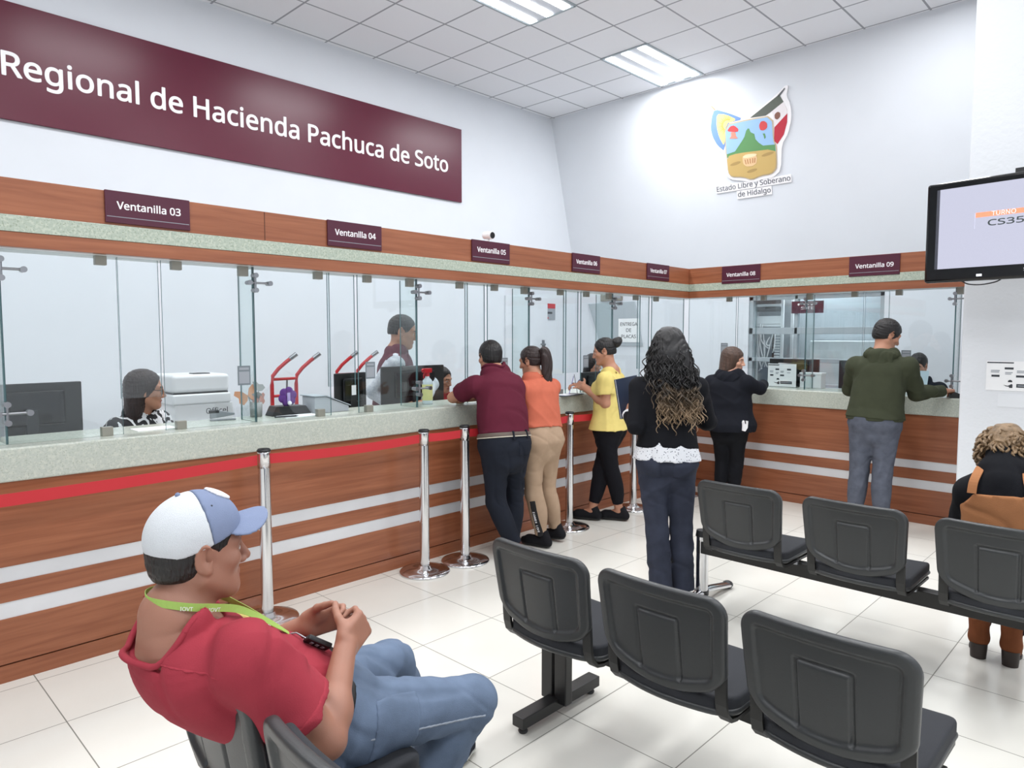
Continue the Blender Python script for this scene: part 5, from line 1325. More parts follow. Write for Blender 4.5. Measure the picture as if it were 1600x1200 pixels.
    F = Field(); F.ell(f.hp(0, 0.046, -0.078), np.array((0.050, 0.048, 0.040)) * f.hs, f.hax(), 0.0); F.plane(f.hp(0, 0.05, -0.055), nrm(f.hu), 0.004); f.child('beard', F, 0.005, M_hairblack)
    f.shoe('L', M_blackcanvas, M_sole_w, vox=0.006); f.shoe('R', M_blackcanvas, M_sole_w, vox=0.006)

    # ============================================================ seated woman in brown pinafore
    f = Fig(1.52, (-0.525, 3.665, 0.565), (-0.555, 3.635, 0.965), (-0.575, 3.745, 1.035), 2, 2, 4, -42, 0, upp=(0, -0.1, 1), upc=(0, 0.15, 1), bw=1.04, hip=1.1, waist=1.15, bust=0.9, shw=0.092, armr=0.92)
    f.arm('L', (-0.725, 3.70, 0.700), (-0.65, 3.90, 0.62), f=(0.5, 0.85, 0), n=(0, 0, -1), curl=30, sh=(-0.680, 3.625, 0.855)); f.arm('R', (-0.370, 3.70, 0.700), (-0.45, 3.90, 0.62), f=(-0.5, 0.85, 0), n=(0, 0, -1), curl=30, sh=(-0.415, 3.625, 0.860))
    f.leg('L', (-0.645, 4.03, 0.475), (-0.675, 3.945, 0.125), (-0.2, 0.98, -0.25)); f.leg('R', (-0.475, 4.03, 0.475), (-0.545, 3.945, 0.125), (-0.05, 1, -0.25))
    f.body('woman in brown pinafore with curly dark blond hair sitting on the bench, back turned', M_skinlight, 0.005, hairm=M_hairblond, legs=False)
    f.child('sweater', f.top(0.012, 0.05, 'long', seed=71, amp=0.0032, freq=24, neckr=0.3, cuff=0.97, tilt=None, turtle=True), 0.006, M_blackcloth)
    M_brown = cloth('tan_corduroy', rgb(170, 116, 78), 0.05, 0.25)
    F = Field(); F.loft(f.stations(-0.06, 0.80, 0.022, 8, 0.05), 0, (False, True), p=2.25); F.plane(f.spine(0.80), f.upc)
    for k in ('L', 'R'): F.cone(f.hip[k], f.kn[k], 0.052 * f.H + 0.024, 0.040 * f.H + 0.026, 0.05, (False, True))
    for q in (-1, 1):
        c_ = f.spine(0.80) + f.cr * q * 0.195 + f.upc * 0.02; F.sub((lambda c: (lambda P: np.linalg.norm((P - c) - f.cf * ((P - c) @ f.cf)[:, None], axis=1) - 0.105))(c_), c_, 0.25, 0.01)
    F.disp = wrinkle(72, 0.003, 22); pin = f.child('pinafore', F, 0.006, M_brown)
    for q in (-1, 1):
        pts = [f.spine(0.74) + f.cr * q * 0.105 - f.cf * 0.118, f.spine(0.86) + f.cr * q * 0.098 - f.cf * 0.108, f.spine(0.95) + f.cr * q * 0.088 - f.cf * 0.078 + UP * 0.004, f.spine(0.985) + f.cr * q * 0.082 - f.cf * 0.03 + UP * 0.016, f.spine(0.96) + f.cr * q * 0.080 + f.cf * 0.03 + UP * 0.012, f.spine(0.86) + f.cr * q * 0.075 + f.cf * 0.10]
        m = MB(); m.bar(fine(pts, 4), 0.034, 0.006, tuple(f.cr)); f.raw('strap', m, M_brown, None, pin)
    F = Field()
    for k in ('L', 'R'): F.cone(f.kn[k], f.kn[k] + (f.an[k] - f.kn[k]) * 0.86, 0.040 * f.H, 0.028 * f.H, 0.0)
    f.child('tights', F, 0.006, M_blackcloth)
    M_suede = cloth('brown_suede', rgb(126, 74, 46), 0.1, 0.2)
    for k in ('L', 'R'):
        an = f.an[k]; td = nrm(f.td[k] * np.array((1, 1, 0))); F = Field()
        F.cone(an + np.array((0, -0.008, 0.075)), an + np.array((0, 0, -0.02)), 0.046, 0.040, 0.0, (True, False)); F.cone(an - td * 0.008 + np.array((0, 0, -0.035)), an + td * 0.12 + np.array((0, 0, -0.09)), 0.040, 0.030, 0.03); F.cone(an + td * 0.10 + np.array((0, 0, -0.09)), an + td * 0.155 + np.array((0, 0, -0.095)), 0.032, 0.024, 0.02)
        F.plane((0, 0, 0.012), (0, 0, -1), 0.002); b_ = f.child('boot', F, 0.005, M_suede)
        m = MB(); hc = an - td * 0.012; fr = [(math.cos(a) * 0.036, math.sin(a) * 0.036) for a in np.linspace(0, 2 * PI, 18, endpoint=False)]
        m.cyl((hc[0], hc[1], 0.0), (hc[0], hc[1], 0.075), 0.033, 0.038, 20); f.raw('heel', m, mat('dark_heel', rgb(50, 40, 36), 0.5), None, b_)
        m = MB(); c0 = an + td * 0.115; m.prism([(c0[0] + math.cos(a) * 0.036, c0[1] + math.sin(a) * 0.058) for a in np.linspace(0, 2 * PI, 20, endpoint=False)], 0.012, None, 0, 0.0); f.raw('sole', m, MATS['dark_heel'], None, b_)
    hv = f.cap_hair(0.020, front=((0.075, 0.080), (0.055, -0.05)), nape=((-0.14, -0.135), (0.03, -0.105)), amp=0.003, freq=120); w_ = wrinkle(73, 0.006, 75); hv.disp = lambda P: w_(P) - 0.002
    hh = f.child('hair', hv, 0.0045, M_hairblond)
    rs = np.random.RandomState(19); ST = []
    for _ in range(190):
        a = rs.uniform(-2.2, 2.2); e = rs.uniform(-0.62, 1.35); dv = (-f.hf * math.cos(a) + f.hr * math.sin(a)) * math.cos(e) + f.hu * math.sin(e); ST.append((f.hp(0, -0.014, 0.02) + dv * 0.094, dv))
    strands(f, 'hair_curl', M_hairblond, ST, 0.050, 0.007, 0.9, 0.0062, 20, tuple(-f.hu * 0.9), 0.006, None, hh)

    # ============================================================ staff behind the glass
    M_bw = spot_mat('black_white_print', rgb(225, 226, 228), rgb(22, 22, 26), 14, 0.54, 'noise')
    f = Fig(1.55, (-4.60, 1.38, 0.62), (-4.555, 1.435, 1.085), (-4.515, 1.460, 1.232), -62, -58, -18, -6, 0, bw=1.05, bust=1.0, shw=0.112, hip=1.05, hs=1.08)
    f.arm('L', (-4.52, 1.66, 0.83), (-4.32, 1.60, 0.80), f=(0.9, -0.1, 0), n=(0, 0, -1), curl=30); f.arm('R', (-4.58, 1.16, 0.83), (-4.36, 1.24, 0.80), f=(0.9, 0.2, 0), n=(0, 0, -1), curl=30)
    f.leg('L', (-4.30, 1.60, 0.50), (-4.32, 1.58, 0.08)); f.leg('R', (-4.28, 1.38, 0.50), (-4.30, 1.36, 0.08))
    f.body('woman with glasses and long dark hair sitting behind the glass of Ventanilla 03', M_skin, 0.005, jaw=0.96, hairm=M_hairdark, legs=False)
    f.child('blouse', f.top(0.014, 0.0, 'long', seed=81, amp=0.0032, freq=24, neckr=1.35, drop=0.03), 0.007, M_bw)
    f.child('trousers', f.trousers(0.010, 0.15, 0.97, seed=82), 0.008, M_blackcloth)
    hv = f.cap_hair(0.009, front=((0.078, 0.078), (0.040, -0.035)), nape=((-0.16, -0.22), (0.03, -0.22)), amp=0.0015, ears=False, extra=lambda F: F.loft([(f.hp(0, -0.035, 0.03), f.hr, 0.088, 0.078), (f.hp(0, -0.045, -0.06), f.hr, 0.094, 0.066), (f.hp(0, -0.050, -0.15), f.hr, 0.098, 0.055), (f.hp(0, -0.045, -0.215), f.hr, 0.080, 0.045)], 0.03))
    f.child('hair', hv, 0.005, M_hairdark)
    m = MB()
    for q in (-1, 1):
        pts = [f.hp(q * 0.032 + 0.021 * math.cos(a), 0.098, -0.004 + 0.016 * math.sin(a)) for a in np.linspace(0, 2 * PI, 15)]; m.tube(pts, 0.0016, 6); m.tube([f.hp(q * 0.053, 0.096, 0.0), f.hp(q * 0.072, 0.05, 0.004), f.hp(q * 0.079, 0.0, 0.006)], 0.0016, 6)
    m.tube([f.hp(-0.011, 0.099, 0.002), f.hp(0.011, 0.099, 0.002)], 0.0016, 6); f.raw('glasses', m, M_blackgloss)

    f = Fig(1.72, (-4.60, 3.31, 0.87), (-4.545, 3.345, 1.425), (-4.515, 3.385, 1.592), -42, -40, -40, -14, 0, bw=1.06, waist=1.1, shw=0.112, belly=0.4, hs=1.08)
    f.arm('L', (-4.33, 3.52, 1.17), (-4.26, 3.40, 1.03), f=(0.3, -0.9, -0.2), n=(-0.7, 0, -0.7), curl=35); f.arm('R', (-4.54, 3.12, 1.12), (-4.36, 3.22, 0.98), f=(0.8, 0.5, -0.1), n=(0, 0, -1), curl=30)
    f.leg('L', (-4.53, 3.39, 0.44), (-4.54, 3.39, 0.085)); f.leg('R', (-4.66, 3.26, 0.44), (-4.67, 3.26, 0.085))
    f.body('man in burgundy vest over white shirt standing behind the glass, looking right', M_skin, 0.005, jaw=1.05, legs=False)
    f.child('shirt', f.top(0.010, 0.0, 'long', seed=91, amp=0.0036, freq=26, neckr=1.15, sinfl=0.010), 0.007, spot_mat('white_shirt_cotton', rgb(218, 222, 228), rgb(200, 206, 216), 60, 0.5, 'noise'))
    F = f.top(0.022, 0.02, None, seed=92, amp=0.0032, freq=22, neckr=1.45)
    for k in ('L', 'R'): F.sub((lambda c: (lambda P: np.linalg.norm(P - c, axis=1) - 0.075))(f.sh[k] + f.cr * (0.035 if k == 'R' else -0.035) - UP * 0.02), f.sh[k], 0.16, 0.01)
    f.child('vest', F, 0.006, cloth('burgundy_fleece', rgb(100, 46, 62)))
    f.child('trousers', f.trousers(0.012, 0.15, 0.97, seed=93), 0.008, M_navy)
    f.child('hair', f.cap_hair(0.006, front=((0.080, 0.075), (0.038, -0.010)), nape=((-0.12, -0.050), (0.03, -0.020)), amp=0.0015), 0.005, M_hairblack)
    f.shoe('L', M_brownlea, M_sole_b, vox=0.007); f.shoe('R', M_brownlea, M_sole_b, vox=0.007)

    def clerk(label, neck, head, yaw, top_m, hair_m, pitch=-10, long=True, seed=0, reach=None, skin=None, H=1.52):
        n_ = np.array(neck, float); fv = yawv(yaw); rv = np.cross(fv, UP)
        f = Fig(H, n_ - UP * 0.45 - fv * 0.03, neck, head, yaw, yaw, yaw, pitch, 0, bw=1.03, bust=0.8, shw=0.11)
        for k, q in (('L', -1), ('R', 1)):
            el = n_ + rv * q * 0.23 + fv * 0.08 - UP * 0.27; wr = n_ + rv * q * 0.12 + fv * 0.30 - UP * 0.26
            if reach is not None: wr = n_ + rv * q * reach[0] + fv * reach[1] + UP * reach[2]
            f.arm(k, el, wr, n=(0, 0, -1), curl=30)
            hp_ = f.hip[k]; kn = hp_ + fv * 0.36 - UP * 0.03; f.leg(k, kn, (kn[0], kn[1], 0.08))
        f.body(label, skin or M_skin, 0.006, legs=False)
        f.child('top', f.top(0.014, 0.0, 'long', seed=seed, amp=0.0032, freq=24, neckr=1.25), 0.007, top_m); f.child('trousers', f.trousers(0.01, 0.15, 0.97, seed=seed), 0.008, M_blackcloth)
        if long:
            hv = f.cap_hair(0.012, front=((0.076, 0.078), (0.044, -0.035)), nape=((-0.16, -0.20), (0.03, -0.20)), amp=0.0015, ears=False, extra=lambda F: F.loft([(f.hp(0, -0.035, 0.03), f.hr, 0.09, 0.08), (f.hp(0, -0.045, -0.06), f.hr, 0.096, 0.066), (f.hp(0, -0.050, -0.18), f.hr, 0.095, 0.05)], 0.03))
        else: hv = f.cap_hair(0.010, amp=0.002)
        f.child('hair', hv, 0.006, hair_m); return f
    clerk('seated clerk with black hair and red top behind the monitor of Ventanilla 05', (-4.70, 3.925, 1.03), (-4.685, 3.93, 1.175), -75, cloth('red_wool', rgb(168, 44, 52)), M_hairblack, seed=5)
    clerk('seated clerk with black hair behind the glass, partly hidden by the woman in yellow', (-4.78, 6.18, 1.095), (-4.76, 6.19, 1.245), -85, cloth('violet_wool', rgb(92, 84, 120)), M_hairblack, seed=6)
    f = clerk('clerk with black hair behind the last window, holding up a pale sheet', (-1.82, 7.36, 1.135), (-1.825, 7.315, 1.285), 176, M_navy, M_hairblack, -22, False, 7, (0.10, 0.22, -0.04), M_skinlight)
    sM = frame_mat((-1.805, 7.08, 1.165), (1, -0.10, 0), (0, 0.30, 0.95))
    tag(MB().box(-0.125, 0.125, -0.08, 0.08, -0.0012, 0.0012, 0, sM).build('paper_sheet', mat('pale_blue_paper', rgb(188, 208, 218), 0.7)), 'pale blue paper sheet held up behind the last window', 'paper')
# ------------------------------------------------------------------ coat of arms on the leaning wall
em = thing('coat_of_arms', 'painted state coat of arms with two flags on the white end wall', 'coat of arms', (-3.87, 7.82 + (4.7 - 3.8) * 0.58 / 2.28, 3.8))
EM = wall_M(-3.87, 3.8); EM.translation = (0, 0, 0)
def epoly(name, pts, z, m, parent, t=0.003): return MB().prism(pts, t, EM, 0, z).build(name, m, parent)
def smooth_poly(p, it=2):
    for _ in range(it):
        q = []
        for i in range(len(p)):
            a, b = p[i], p[(i + 1) % len(p)]
            q += [(a[0] * .8 + b[0] * .2, a[1] * .8 + b[1] * .2), (a[0] * .2 + b[0] * .8, a[1] * .2 + b[1] * .8)]
        p = q
    return p
E_ = {
'outer': [(-0.469, 0.58), (-0.424, 0.563), (-0.222, 0.452), (-0.026, 0.337), (0.018, 0.338), (0.384, 0.525), (0.456, 0.583), (0.495, 0.58), (0.485, 0.533), (0.467, 0.474), (0.506, 0.372), (0.509, 0.232), (0.456, 0.064), (0.373, -0.037), (0.343, -0.321), (0.239, -0.392), (0.125, -0.388), (-0.008, -0.409), (-0.139, -0.368), (-0.287, -0.332), (-0.349, -0.252), (-0.341, -0.029), (-0.432, 0.07), (-0.501, 0.223), (-0.498, 0.388), (-0.437, 0.512)],
'flagL': [(-0.406, 0.518), (-0.224, 0.432), (-0.049, 0.329), (-0.28, 0.33), (-0.326, 0.01), (-0.413, 0.095), (-0.464, 0.202), (-0.481, 0.302), (-0.454, 0.433)],
'sunL': [(-0.381, 0.459), (-0.27, 0.429), (-0.129, 0.339), (-0.281, 0.323), (-0.323, 0.064), (-0.38, 0.185), (-0.402, 0.313)],
'shield': [(-0.297, 0.317), (0.015, 0.316), (0.297, 0.3), (0.29, 0.018), (0.317, -0.04), (0.307, -0.222), (0.296, -0.301), (0.229, -0.35), (0.1, -0.35), (-0.013, -0.381), (-0.12, -0.332), (-0.269, -0.306), (-0.309, -0.244), (-0.308, -0.049), (-0.315, -0.006)],
'hill': [(-0.30, -0.028), (-0.194, -0.014), (-0.094, 0.09), (-0.06, 0.13), (-0.033, 0.192), (-0.012, 0.215), (0.006, 0.213), (0.02, 0.17), (0.034, 0.158), (0.048, 0.15), (0.064, 0.14), (0.073, 0.079), (0.11, 0.03), (0.158, -0.01), (0.30, -0.024), (0.300, -0.118), (-0.298, -0.07)],
'ground': [(-0.302, -0.055), (-0.164, -0.04), (0.303, -0.07), (0.296, -0.222), (0.284, -0.29), (0.226, -0.338), (0.1, -0.338), (-0.013, -0.368), (-0.12, -0.320), (-0.262, -0.296), (-0.299, -0.244)],
'bell': [(-0.104, -0.091), (-0.057, -0.068), (0.044, -0.081), (0.077, -0.123), (0.063, -0.195), (0.009, -0.22), (-0.064, -0.212), (-0.105, -0.173)],
'cap': [(-0.275, 0.233), (-0.224, 0.284), (-0.172, 0.283), (-0.122, 0.23), (-0.135, 0.199)],
'capb': [(-0.224, 0.217), (-0.165, 0.205), (-0.162, 0.157), (-0.135, 0.125), (-0.254, 0.145), (-0.221, 0.169)],
'heart': [(0.129, 0.22), (0.154, 0.261), (0.196, 0.259), (0.228, 0.226), (0.224, 0.175), (0.18, 0.155), (0.138, 0.168)],
'green': [(0.024, 0.327), (0.389, 0.505), (0.432, 0.416), (0.287, 0.343), (0.215, 0.313)],
'whiteR': [(0.432, 0.416), (0.465, 0.33), (0.462, 0.283), (0.306, 0.165), (0.3, 0.299), (0.287, 0.343)],
'redR': [(0.306, 0.165), (0.465, 0.285), (0.455, 0.192), (0.408, 0.067), (0.326, -0.025), (0.29, 0.018)],
'eagle': [(0.318, 0.304), (0.354, 0.328), (0.387, 0.309), (0.383, 0.265), (0.347, 0.24), (0.318, 0.259)],
'poleR': [(0.368, 0.497), (0.454, 0.561), (0.461, 0.55), (0.387, 0.476)], 'poleL': [(-0.462, 0.571), (-0.432, 0.558), (-0.391, 0.509), (-0.407, 0.505)]}
def flat(name, c): return mat(name, c, 0.7)
epoly('backing_plate', smooth_poly(E_['outer'], 1), 0.004, M_white, em, 0.012)
fl = epoly('left_flag', smooth_poly(E_['flagL'], 1), 0.016, flat('flag_blue', rgb(112, 146, 206)), em)
su = epoly('sun_emblem', smooth_poly(E_['sunL'], 1), 0.019, flat('sun_yellow', rgb(236, 222, 140)), fl, 0.0015)
m = MB()
for i in range(17):
    a = R(60 + i * 13.5); c_ = (-0.262, 0.305); r0, r1 = 0.055, 0.125 if i % 2 else 0.105
    if a > R(268): continue
    p0 = (c_[0] + r0 * math.cos(a), c_[1] + r0 * math.sin(a)); p1 = (c_[0] + r1 * math.cos(a), c_[1] + r1 * math.sin(a)); w = 0.006
    m.prism([(p0[0] - w * math.sin(a), p0[1] + w * math.cos(a)), (p1[0], p1[1]), (p0[0] + w * math.sin(a), p0[1] - w * math.cos(a))], 0.001, EM, 0, 0.0205)
m.build('sun_rays', flat('sun_ochre', rgb(206, 168, 70)), fl)
fr = epoly('right_flag', E_['green'], 0.016, flat('flag_dark_green', rgb(92, 98, 90)), em)
epoly('white_band', E_['whiteR'], 0.016, flat('flag_white', rgb(226, 220, 222)), fr); epoly('red_band', E_['redR'], 0.016, flat('flag_red', rgb(182, 44, 62)), fr)
epoly('flag_emblem', smooth_poly(E_['eagle'], 2), 0.019, flat('emblem_brown', rgb(128, 88, 74)), fr, 0.001)
epoly('pole_tip', E_['poleR'], 0.016, flat('pole_grey', rgb(96, 100, 104)), fr); epoly('pole_tip', E_['poleL'], 0.016, flat('pole_tan', rgb(170, 140, 110)), fl)
shd = epoly('shield', smooth_poly(E_['shield'], 1), 0.018, flat('shield_border', rgb(196, 176, 140)), em, 0.004)
ins = [(x * 0.965, (y + 0.02) * 0.965 - 0.02) for x, y in E_['shield']]
epoly('sky_field', smooth_poly(ins, 1), 0.022, flat('shield_sky', rgb(150, 186, 224)), shd, 0.001)
epoly('mountain', E_['hill'], 0.023, flat('shield_green', rgb(94, 144, 92)), shd, 0.001)
gr = epoly('ground_field', smooth_poly(E_['ground'], 1), 0.024, flat('shield_sand', rgb(196, 166, 104)), shd, 0.001)
m = MB()
for cx, cy, rx in ((-0.2, -0.155, 0.07), (0.205, -0.115, 0.075), (0.0, -0.27, 0.065)): m.prism([(cx + rx * math.cos(t), cy + 0.018 * math.sin(t) + 0.12 * (rx * math.cos(t))) for t in np.linspace(0, 2 * PI, 14, endpoint=False)], 0.001, EM, 0, 0.025)
m.build('furrow', flat('shield_umber', rgb(170, 142, 88)), shd)
epoly('bell', smooth_poly(E_['bell'], 1), 0.025, flat('bell_cream', rgb(224, 190, 146)), shd, 0.002); epoly('bell_rim', [(-0.012 + 0.088 * math.cos(t), -0.096 + 0.020 * math.sin(t)) for t in np.linspace(0, 2 * PI, 18, endpoint=False)], 0.027, flat('bell_light', rgb(238, 214, 176)), shd, 0.001)
for bx_ in (-0.075, -0.045, -0.012, 0.022, 0.05): epoly('bell_bar', [(bx_ - 0.006, -0.128), (bx_ + 0.006, -0.130), (bx_ * 0.85 + 0.004, -0.185), (bx_ * 0.85 - 0.008, -0.183)], 0.027, flat('bell_brown', rgb(182, 126, 86)), shd, 0.001)
epoly('red_cap', smooth_poly(E_['cap'], 1), 0.024, flat('charge_red', rgb(204, 74, 76)), shd, 0.001); epoly('cap_base', smooth_poly(E_['capb'], 1), 0.024, flat('charge_salmon', rgb(216, 140, 122)), shd, 0.001)
epoly('red_drum', smooth_poly(E_['heart'], 2), 0.024, MATS['charge_red'], shd, 0.001)
epoly('drum_stem', [(0.165, 0.125), (0.19, 0.12), (0.198, 0.075), (0.18, 0.06), (0.176, 0.09)], 0.024, MATS['shield_green'], shd, 0.001)
M_letter = flat('dark_grey_lettering', rgb(92, 96, 104))
nM = wall_M(-3.87, 3.8); nM.translation = (0, 0, 0)
pl = MB(); 
for (x0, x1, y0, y1) in ((-0.495, 0.455, -0.475, -0.385), (-0.225, 0.215, -0.58, -0.482)): pl.prism([(x0, y0), (x1, y0), (x1, y1), (x0, y1)], 0.008, EM, 0, 0.004)
lp = pl.build('caption_plate', M_white, em, bevel=0.004)
text('lettering', 'Estado Libre y Soberano', EM @ Matrix.Translation((-0.482, -0.452, 0.0125)), 0.08, M_letter, lp, 0.001, 0.001, width=0.925)
text('lettering', 'de Hidalgo', EM @ Matrix.Translation((-0.21, -0.552, 0.0125)), 0.08, M_letter, lp, 0.001, 0.001, width=0.41)

# ------------------------------------------------------------------ television on the pillar
tv = thing('television', 'wall mounted black television showing turn CS35 in front of the white pillar', 'television', (-1.285, 5.20, 1.90), R(-5.9))
TW, TH = 1.0, 0.635
tb = MB(); tb.box(0, TW, 0.0, 0.05, 0, TH); tb.build('housing', M_blackgloss, tv, bevel=0.018, seg=4)
MB().box(0.10, TW - 0.10, 0.05, 0.085, 0.08, TH - 0.08).build('rear_cover', M_black, tv, bevel=0.015)
MB().box(0.062, 0.080, -0.003, 0.001, 0.085, TH - 0.045).build('bezel_strip', mat('dark_grey_trim', rgb(70, 72, 82), 0.3), tv)
SC = mat('lit_screen', rgb(20, 20, 24), 0.25, emit=rgb(222, 224, 246), estr=0.92)
scr = MB().box(0.080, TW - 0.07, -0.004, 0.001, 0.085, TH - 0.045).build('screen', SC, tv)
def emi(name, c, s=0.9): return mat(name, c, 0.5, emit=c, estr=s)
TM = Matrix(((1, 0, 0, 0), (0, 0, -1, 0), (0, 1, 0, 0), (0, 0, 0, 1)))
sx, sz = 0.080, TH - 0.045
MB().box(sx + 0.205, TW - 0.07, -0.0052, -0.004, sz - 0.202, sz - 0.172).build('orange_bar', emi('screen_orange', rgb(238, 128, 96)), scr)
MB().box(sx + 0.200, sx + 0.202, -0.0052, -0.004, sz - 0.27, sz - 0.172).build('bar_line', emi('screen_grey', rgb(170, 172, 190)), scr)
text('lettering', 'TURNO', Matrix.Translation((sx + 0.29, -0.0055, sz - 0.199)) @ TM, 0.03, emi('screen_pink', rgb(250, 206, 210)), scr, 0.0002, 0, width=0.125)
text('lettering', 'VENTANILLA', Matrix.Translation((sx + 0.535, -0.0055, sz - 0.199)) @ TM, 0.03, MATS['screen_pink'], scr, 0.0002, 0, width=0.24)
text('lettering', 'CS35', Matrix.Translation((sx + 0.272, -0.0055, sz - 0.258)) @ TM, 0.05, emi('screen_dark', rgb(50, 58, 60), 0.6), scr, 0.0002, 0.0012, width=0.185, height=0.036)
text('lettering', 'BIENVENIDO', Matrix.Translation((sx + 0.488, -0.0055, sz - 0.055)) @ TM, 0.03, emi('screen_faint', rgb(196, 198, 222)), scr, 0.0002, 0, width=0.22)
text('lettering', 'SONY', Matrix.Translation((TW * 0.545, -0.0012, 0.045)) @ TM, 0.02, M_white, tv, 0.0004, 0, width=0.066)
MB().box(0.30, 0.33, -0.001, 0.0, 0.026, 0.040).build('indicator_light', emi('indicator', rgb(230, 235, 240)), tv)
mb = MB(); mb.box(0.42, 0.58, 0.085, 0.10, 0.15, 0.5).box(0.47, 0.53, 0.10, 0.40, 0.28, 0.34).box(0.40, 0.60, 0.395, 0.41, 0.18, 0.46); mb.build('wall_bracket', M_blackmetal, tv)
MB().box(0.47, 0.52, 0.04, 0.065, TH, TH + 0.03).build('top_lug', M_black, tv)
MB().tube(fine([(0.21, 0.03, 0.005), (0.25, 0.035, -0.018), (0.32, 0.04, -0.024), (0.39, 0.045, -0.012), (0.42, 0.05, 0.004)]) if PEOPLE else [(0.21, 0.03, 0.005), (0.32, 0.04, -0.024), (0.42, 0.05, 0.004)], 0.004, 8).build('cable', M_black, tv)
MB().box(0.62, 0.74, 0.01, 0.05, -0.028, 0.002).cyl((0.66, 0.03, -0.02), (0.72, 0.03, -0.045), 0.012).build('cable_plug', M_black, tv, bevel=0.004)

# ------------------------------------------------------------------ notices
def notice(name, label, x0, x1, z0, z1, y, faint=False):
    t = thing(name, label, 'notice', (x0, y, z0)); w, h = x1 - x0, z1 - z0
    MB().box(0, w, -0.002, 0, 0, h).build('sheet', M_paper if not faint else mat('faded_paper', rgb(222, 225, 229), 0.8), t)
    if faint: return t
    m = MB(); m.box(0.01 * w, 0.40 * w, -0.0028, -0.002, 0.925 * h, 0.965 * h)
    for (a, b, c, d) in ((0.27, 0.40, 0.72, 0.79), (0.68, 0.82, 0.72, 0.79), (0.08, 0.20, 0.46, 0.53), (0.44, 0.58, 0.46, 0.53), (0.45, 0.86, 0.12, 0.24)): m.box(a * w, b * w, -0.0028, -0.002, c * h, d * h)
    m.build('printed_bar', M_ink, t)
    m = MB()
    for (a, b, c) in ((0.07, 0.2, 0.66), (0.07, 0.19, 0.61), (0.28, 0.39, 0.60), (0.28, 0.37, 0.55), (0.45, 0.57, 0.66), (0.45, 0.55, 0.61), (0.68, 0.80, 0.60), (0.47, 0.84, 0.165)): m.box(a * w, b * w, -0.003, -0.0021, c * h, (c + 0.03) * h)
    m.build('printed_lines', M_greyp, t)
    m = MB(); NM = TM.copy(); cx, cz, s = 0.345 * w, 0.10 * h, h * 0.32
    m.prism([(cx - 0.5 * s, cz + 0.30 * s), (cx - 0.12 * s, cz + 0.22 * s), (cx, cz + 0.28 * s), (cx + 0.20 * s, cz + 0.42 * s), (cx + 0.30 * s, cz + 0.36 * s), (cx + 0.30 * s, cz), (cx + 0.02 * s, cz), (cx, cz + 0.12 * s), (cx - 0.28 * s, cz + 0.16 * s)], 0.001, NM, 0, 0.002)
    m.prism([(cx + 0.08 * s + 0.19 * s * math.cos(a), cz + 0.66 * s + 0.19 * s * math.sin(a)) for a in np.linspace(-0.3, PI + 0.3, 12)], 0.001, NM, 0, 0.002)
    m.build('printed_figure', M_ink, t); return t
notice('wall_notice', 'white printed notice with dark bars taped to the pillar', -1.003, -0.62, 1.185, 1.385, 5.699)
notice('wall_notice', 'faded blank sheet on the pillar below the printed notice', -0.93, -0.66, 1.075, 1.165, 5.699, True)
cn = notice('counter_notice', 'white printed notice in a clear stand on the back counter', -3.00, -2.72, 1.062, 1.285, 6.72)
MB().box(-0.004, 0.284, 0.0005, 0.003, -0.004, 0.228).box(-0.004, 0.284, 0.0005, 0.075, -0.004, 0.0).build('acrylic_stand', M_glass, cn)
en = thing('paper_sign', 'white paper sign lettered ENTREGA DE PLACAS on the back office wall', 'sign', (-5.99, 8.370, 1.47))
MB().box(0, 0.36, -0.002, 0, 0, 0.34).build('sheet', M_paper, en)
for i, (s_, w_) in enumerate((('ENTREGA', 0.29), ('DE', 0.085), ('PLACAS', 0.25))):
    text('lettering', s_, Matrix.Translation((0.18 - w_ / 2, -0.0025, 0.235 - i * 0.088)) @ TM, 0.06, M_ink, en, 0.0003, 0.0012, width=w_, height=0.05)
tag(MB().prism([(-6.55, 2.04), (-5.72, 2.05), (-5.58, 1.42), (-5.70, 1.42), (-6.15, 1.42), (-6.33, 1.44)], 0.02, Matrix(((1, 0, 0, 0), (0, 0, -1, 8.395), (0, 1, 0, 0), (0, 0, 0, 1))), 0, 0.0).build('grey_panel', M_grey), 'grey slanted panel on the office wall behind the paper sign', 'board')  # flat slanted shape in plain grey, set against the wall
ws = thing('wall_sign', 'small grey sign fixed high on the back office wall', 'sign', (-6.32, 8.40, 2.075))
MB().box(0, 0.38, -0.03, 0, 0, 0.115).build('sign_plate', M_clip, ws, bevel=0.003); MB().box(0.13, 0.36, -0.032, -0.03, 0.03, 0.085).build('sign_face', M_greyp, ws)
wn_ = thing('wall_notice', 'grey notice with a red heading on the left office wall', 'notice', (XW, 7.51, 1.80))
MB().box(0, 0.012, 0, 0.40, 0, 0.235).build('sheet', M_greyp, wn_); MB().box(0.012, 0.014, 0.0, 0.40, 0.165, 0.235).build('red_heading', M_redpaint, wn_)
MB().box(0.012, 0.014, 0.08, 0.17, 0.08, 0.13).build('printed_block', mat('notice_red_grey', rgb(140, 84, 88), 0.7), wn_); MB().box(0.012, 0.014, 0.22, 0.33, 0.085, 0.115).build('printed_lines', M_ink, wn_); MB().box(0.012, 0.014, 0.16, 0.25, 0.015, 0.035).build('red_line', M_redpaint, wn_)
sg = thing('door_sign', 'burgundy sign lettered SITE on the server room window', 'sign', (-3.48, 8.412, 1.828))
MB().box(0, 0.375, -0.01, 0, 0, 0.143).build('sign_plate', M_burgd, sg); text('lettering', 'SITE', Matrix.Translation((0.115, -0.011, 0.045)) @ TM, 0.05, M_white, sg, 0.0004, 0, width=0.15, height=0.034)
m = MB()
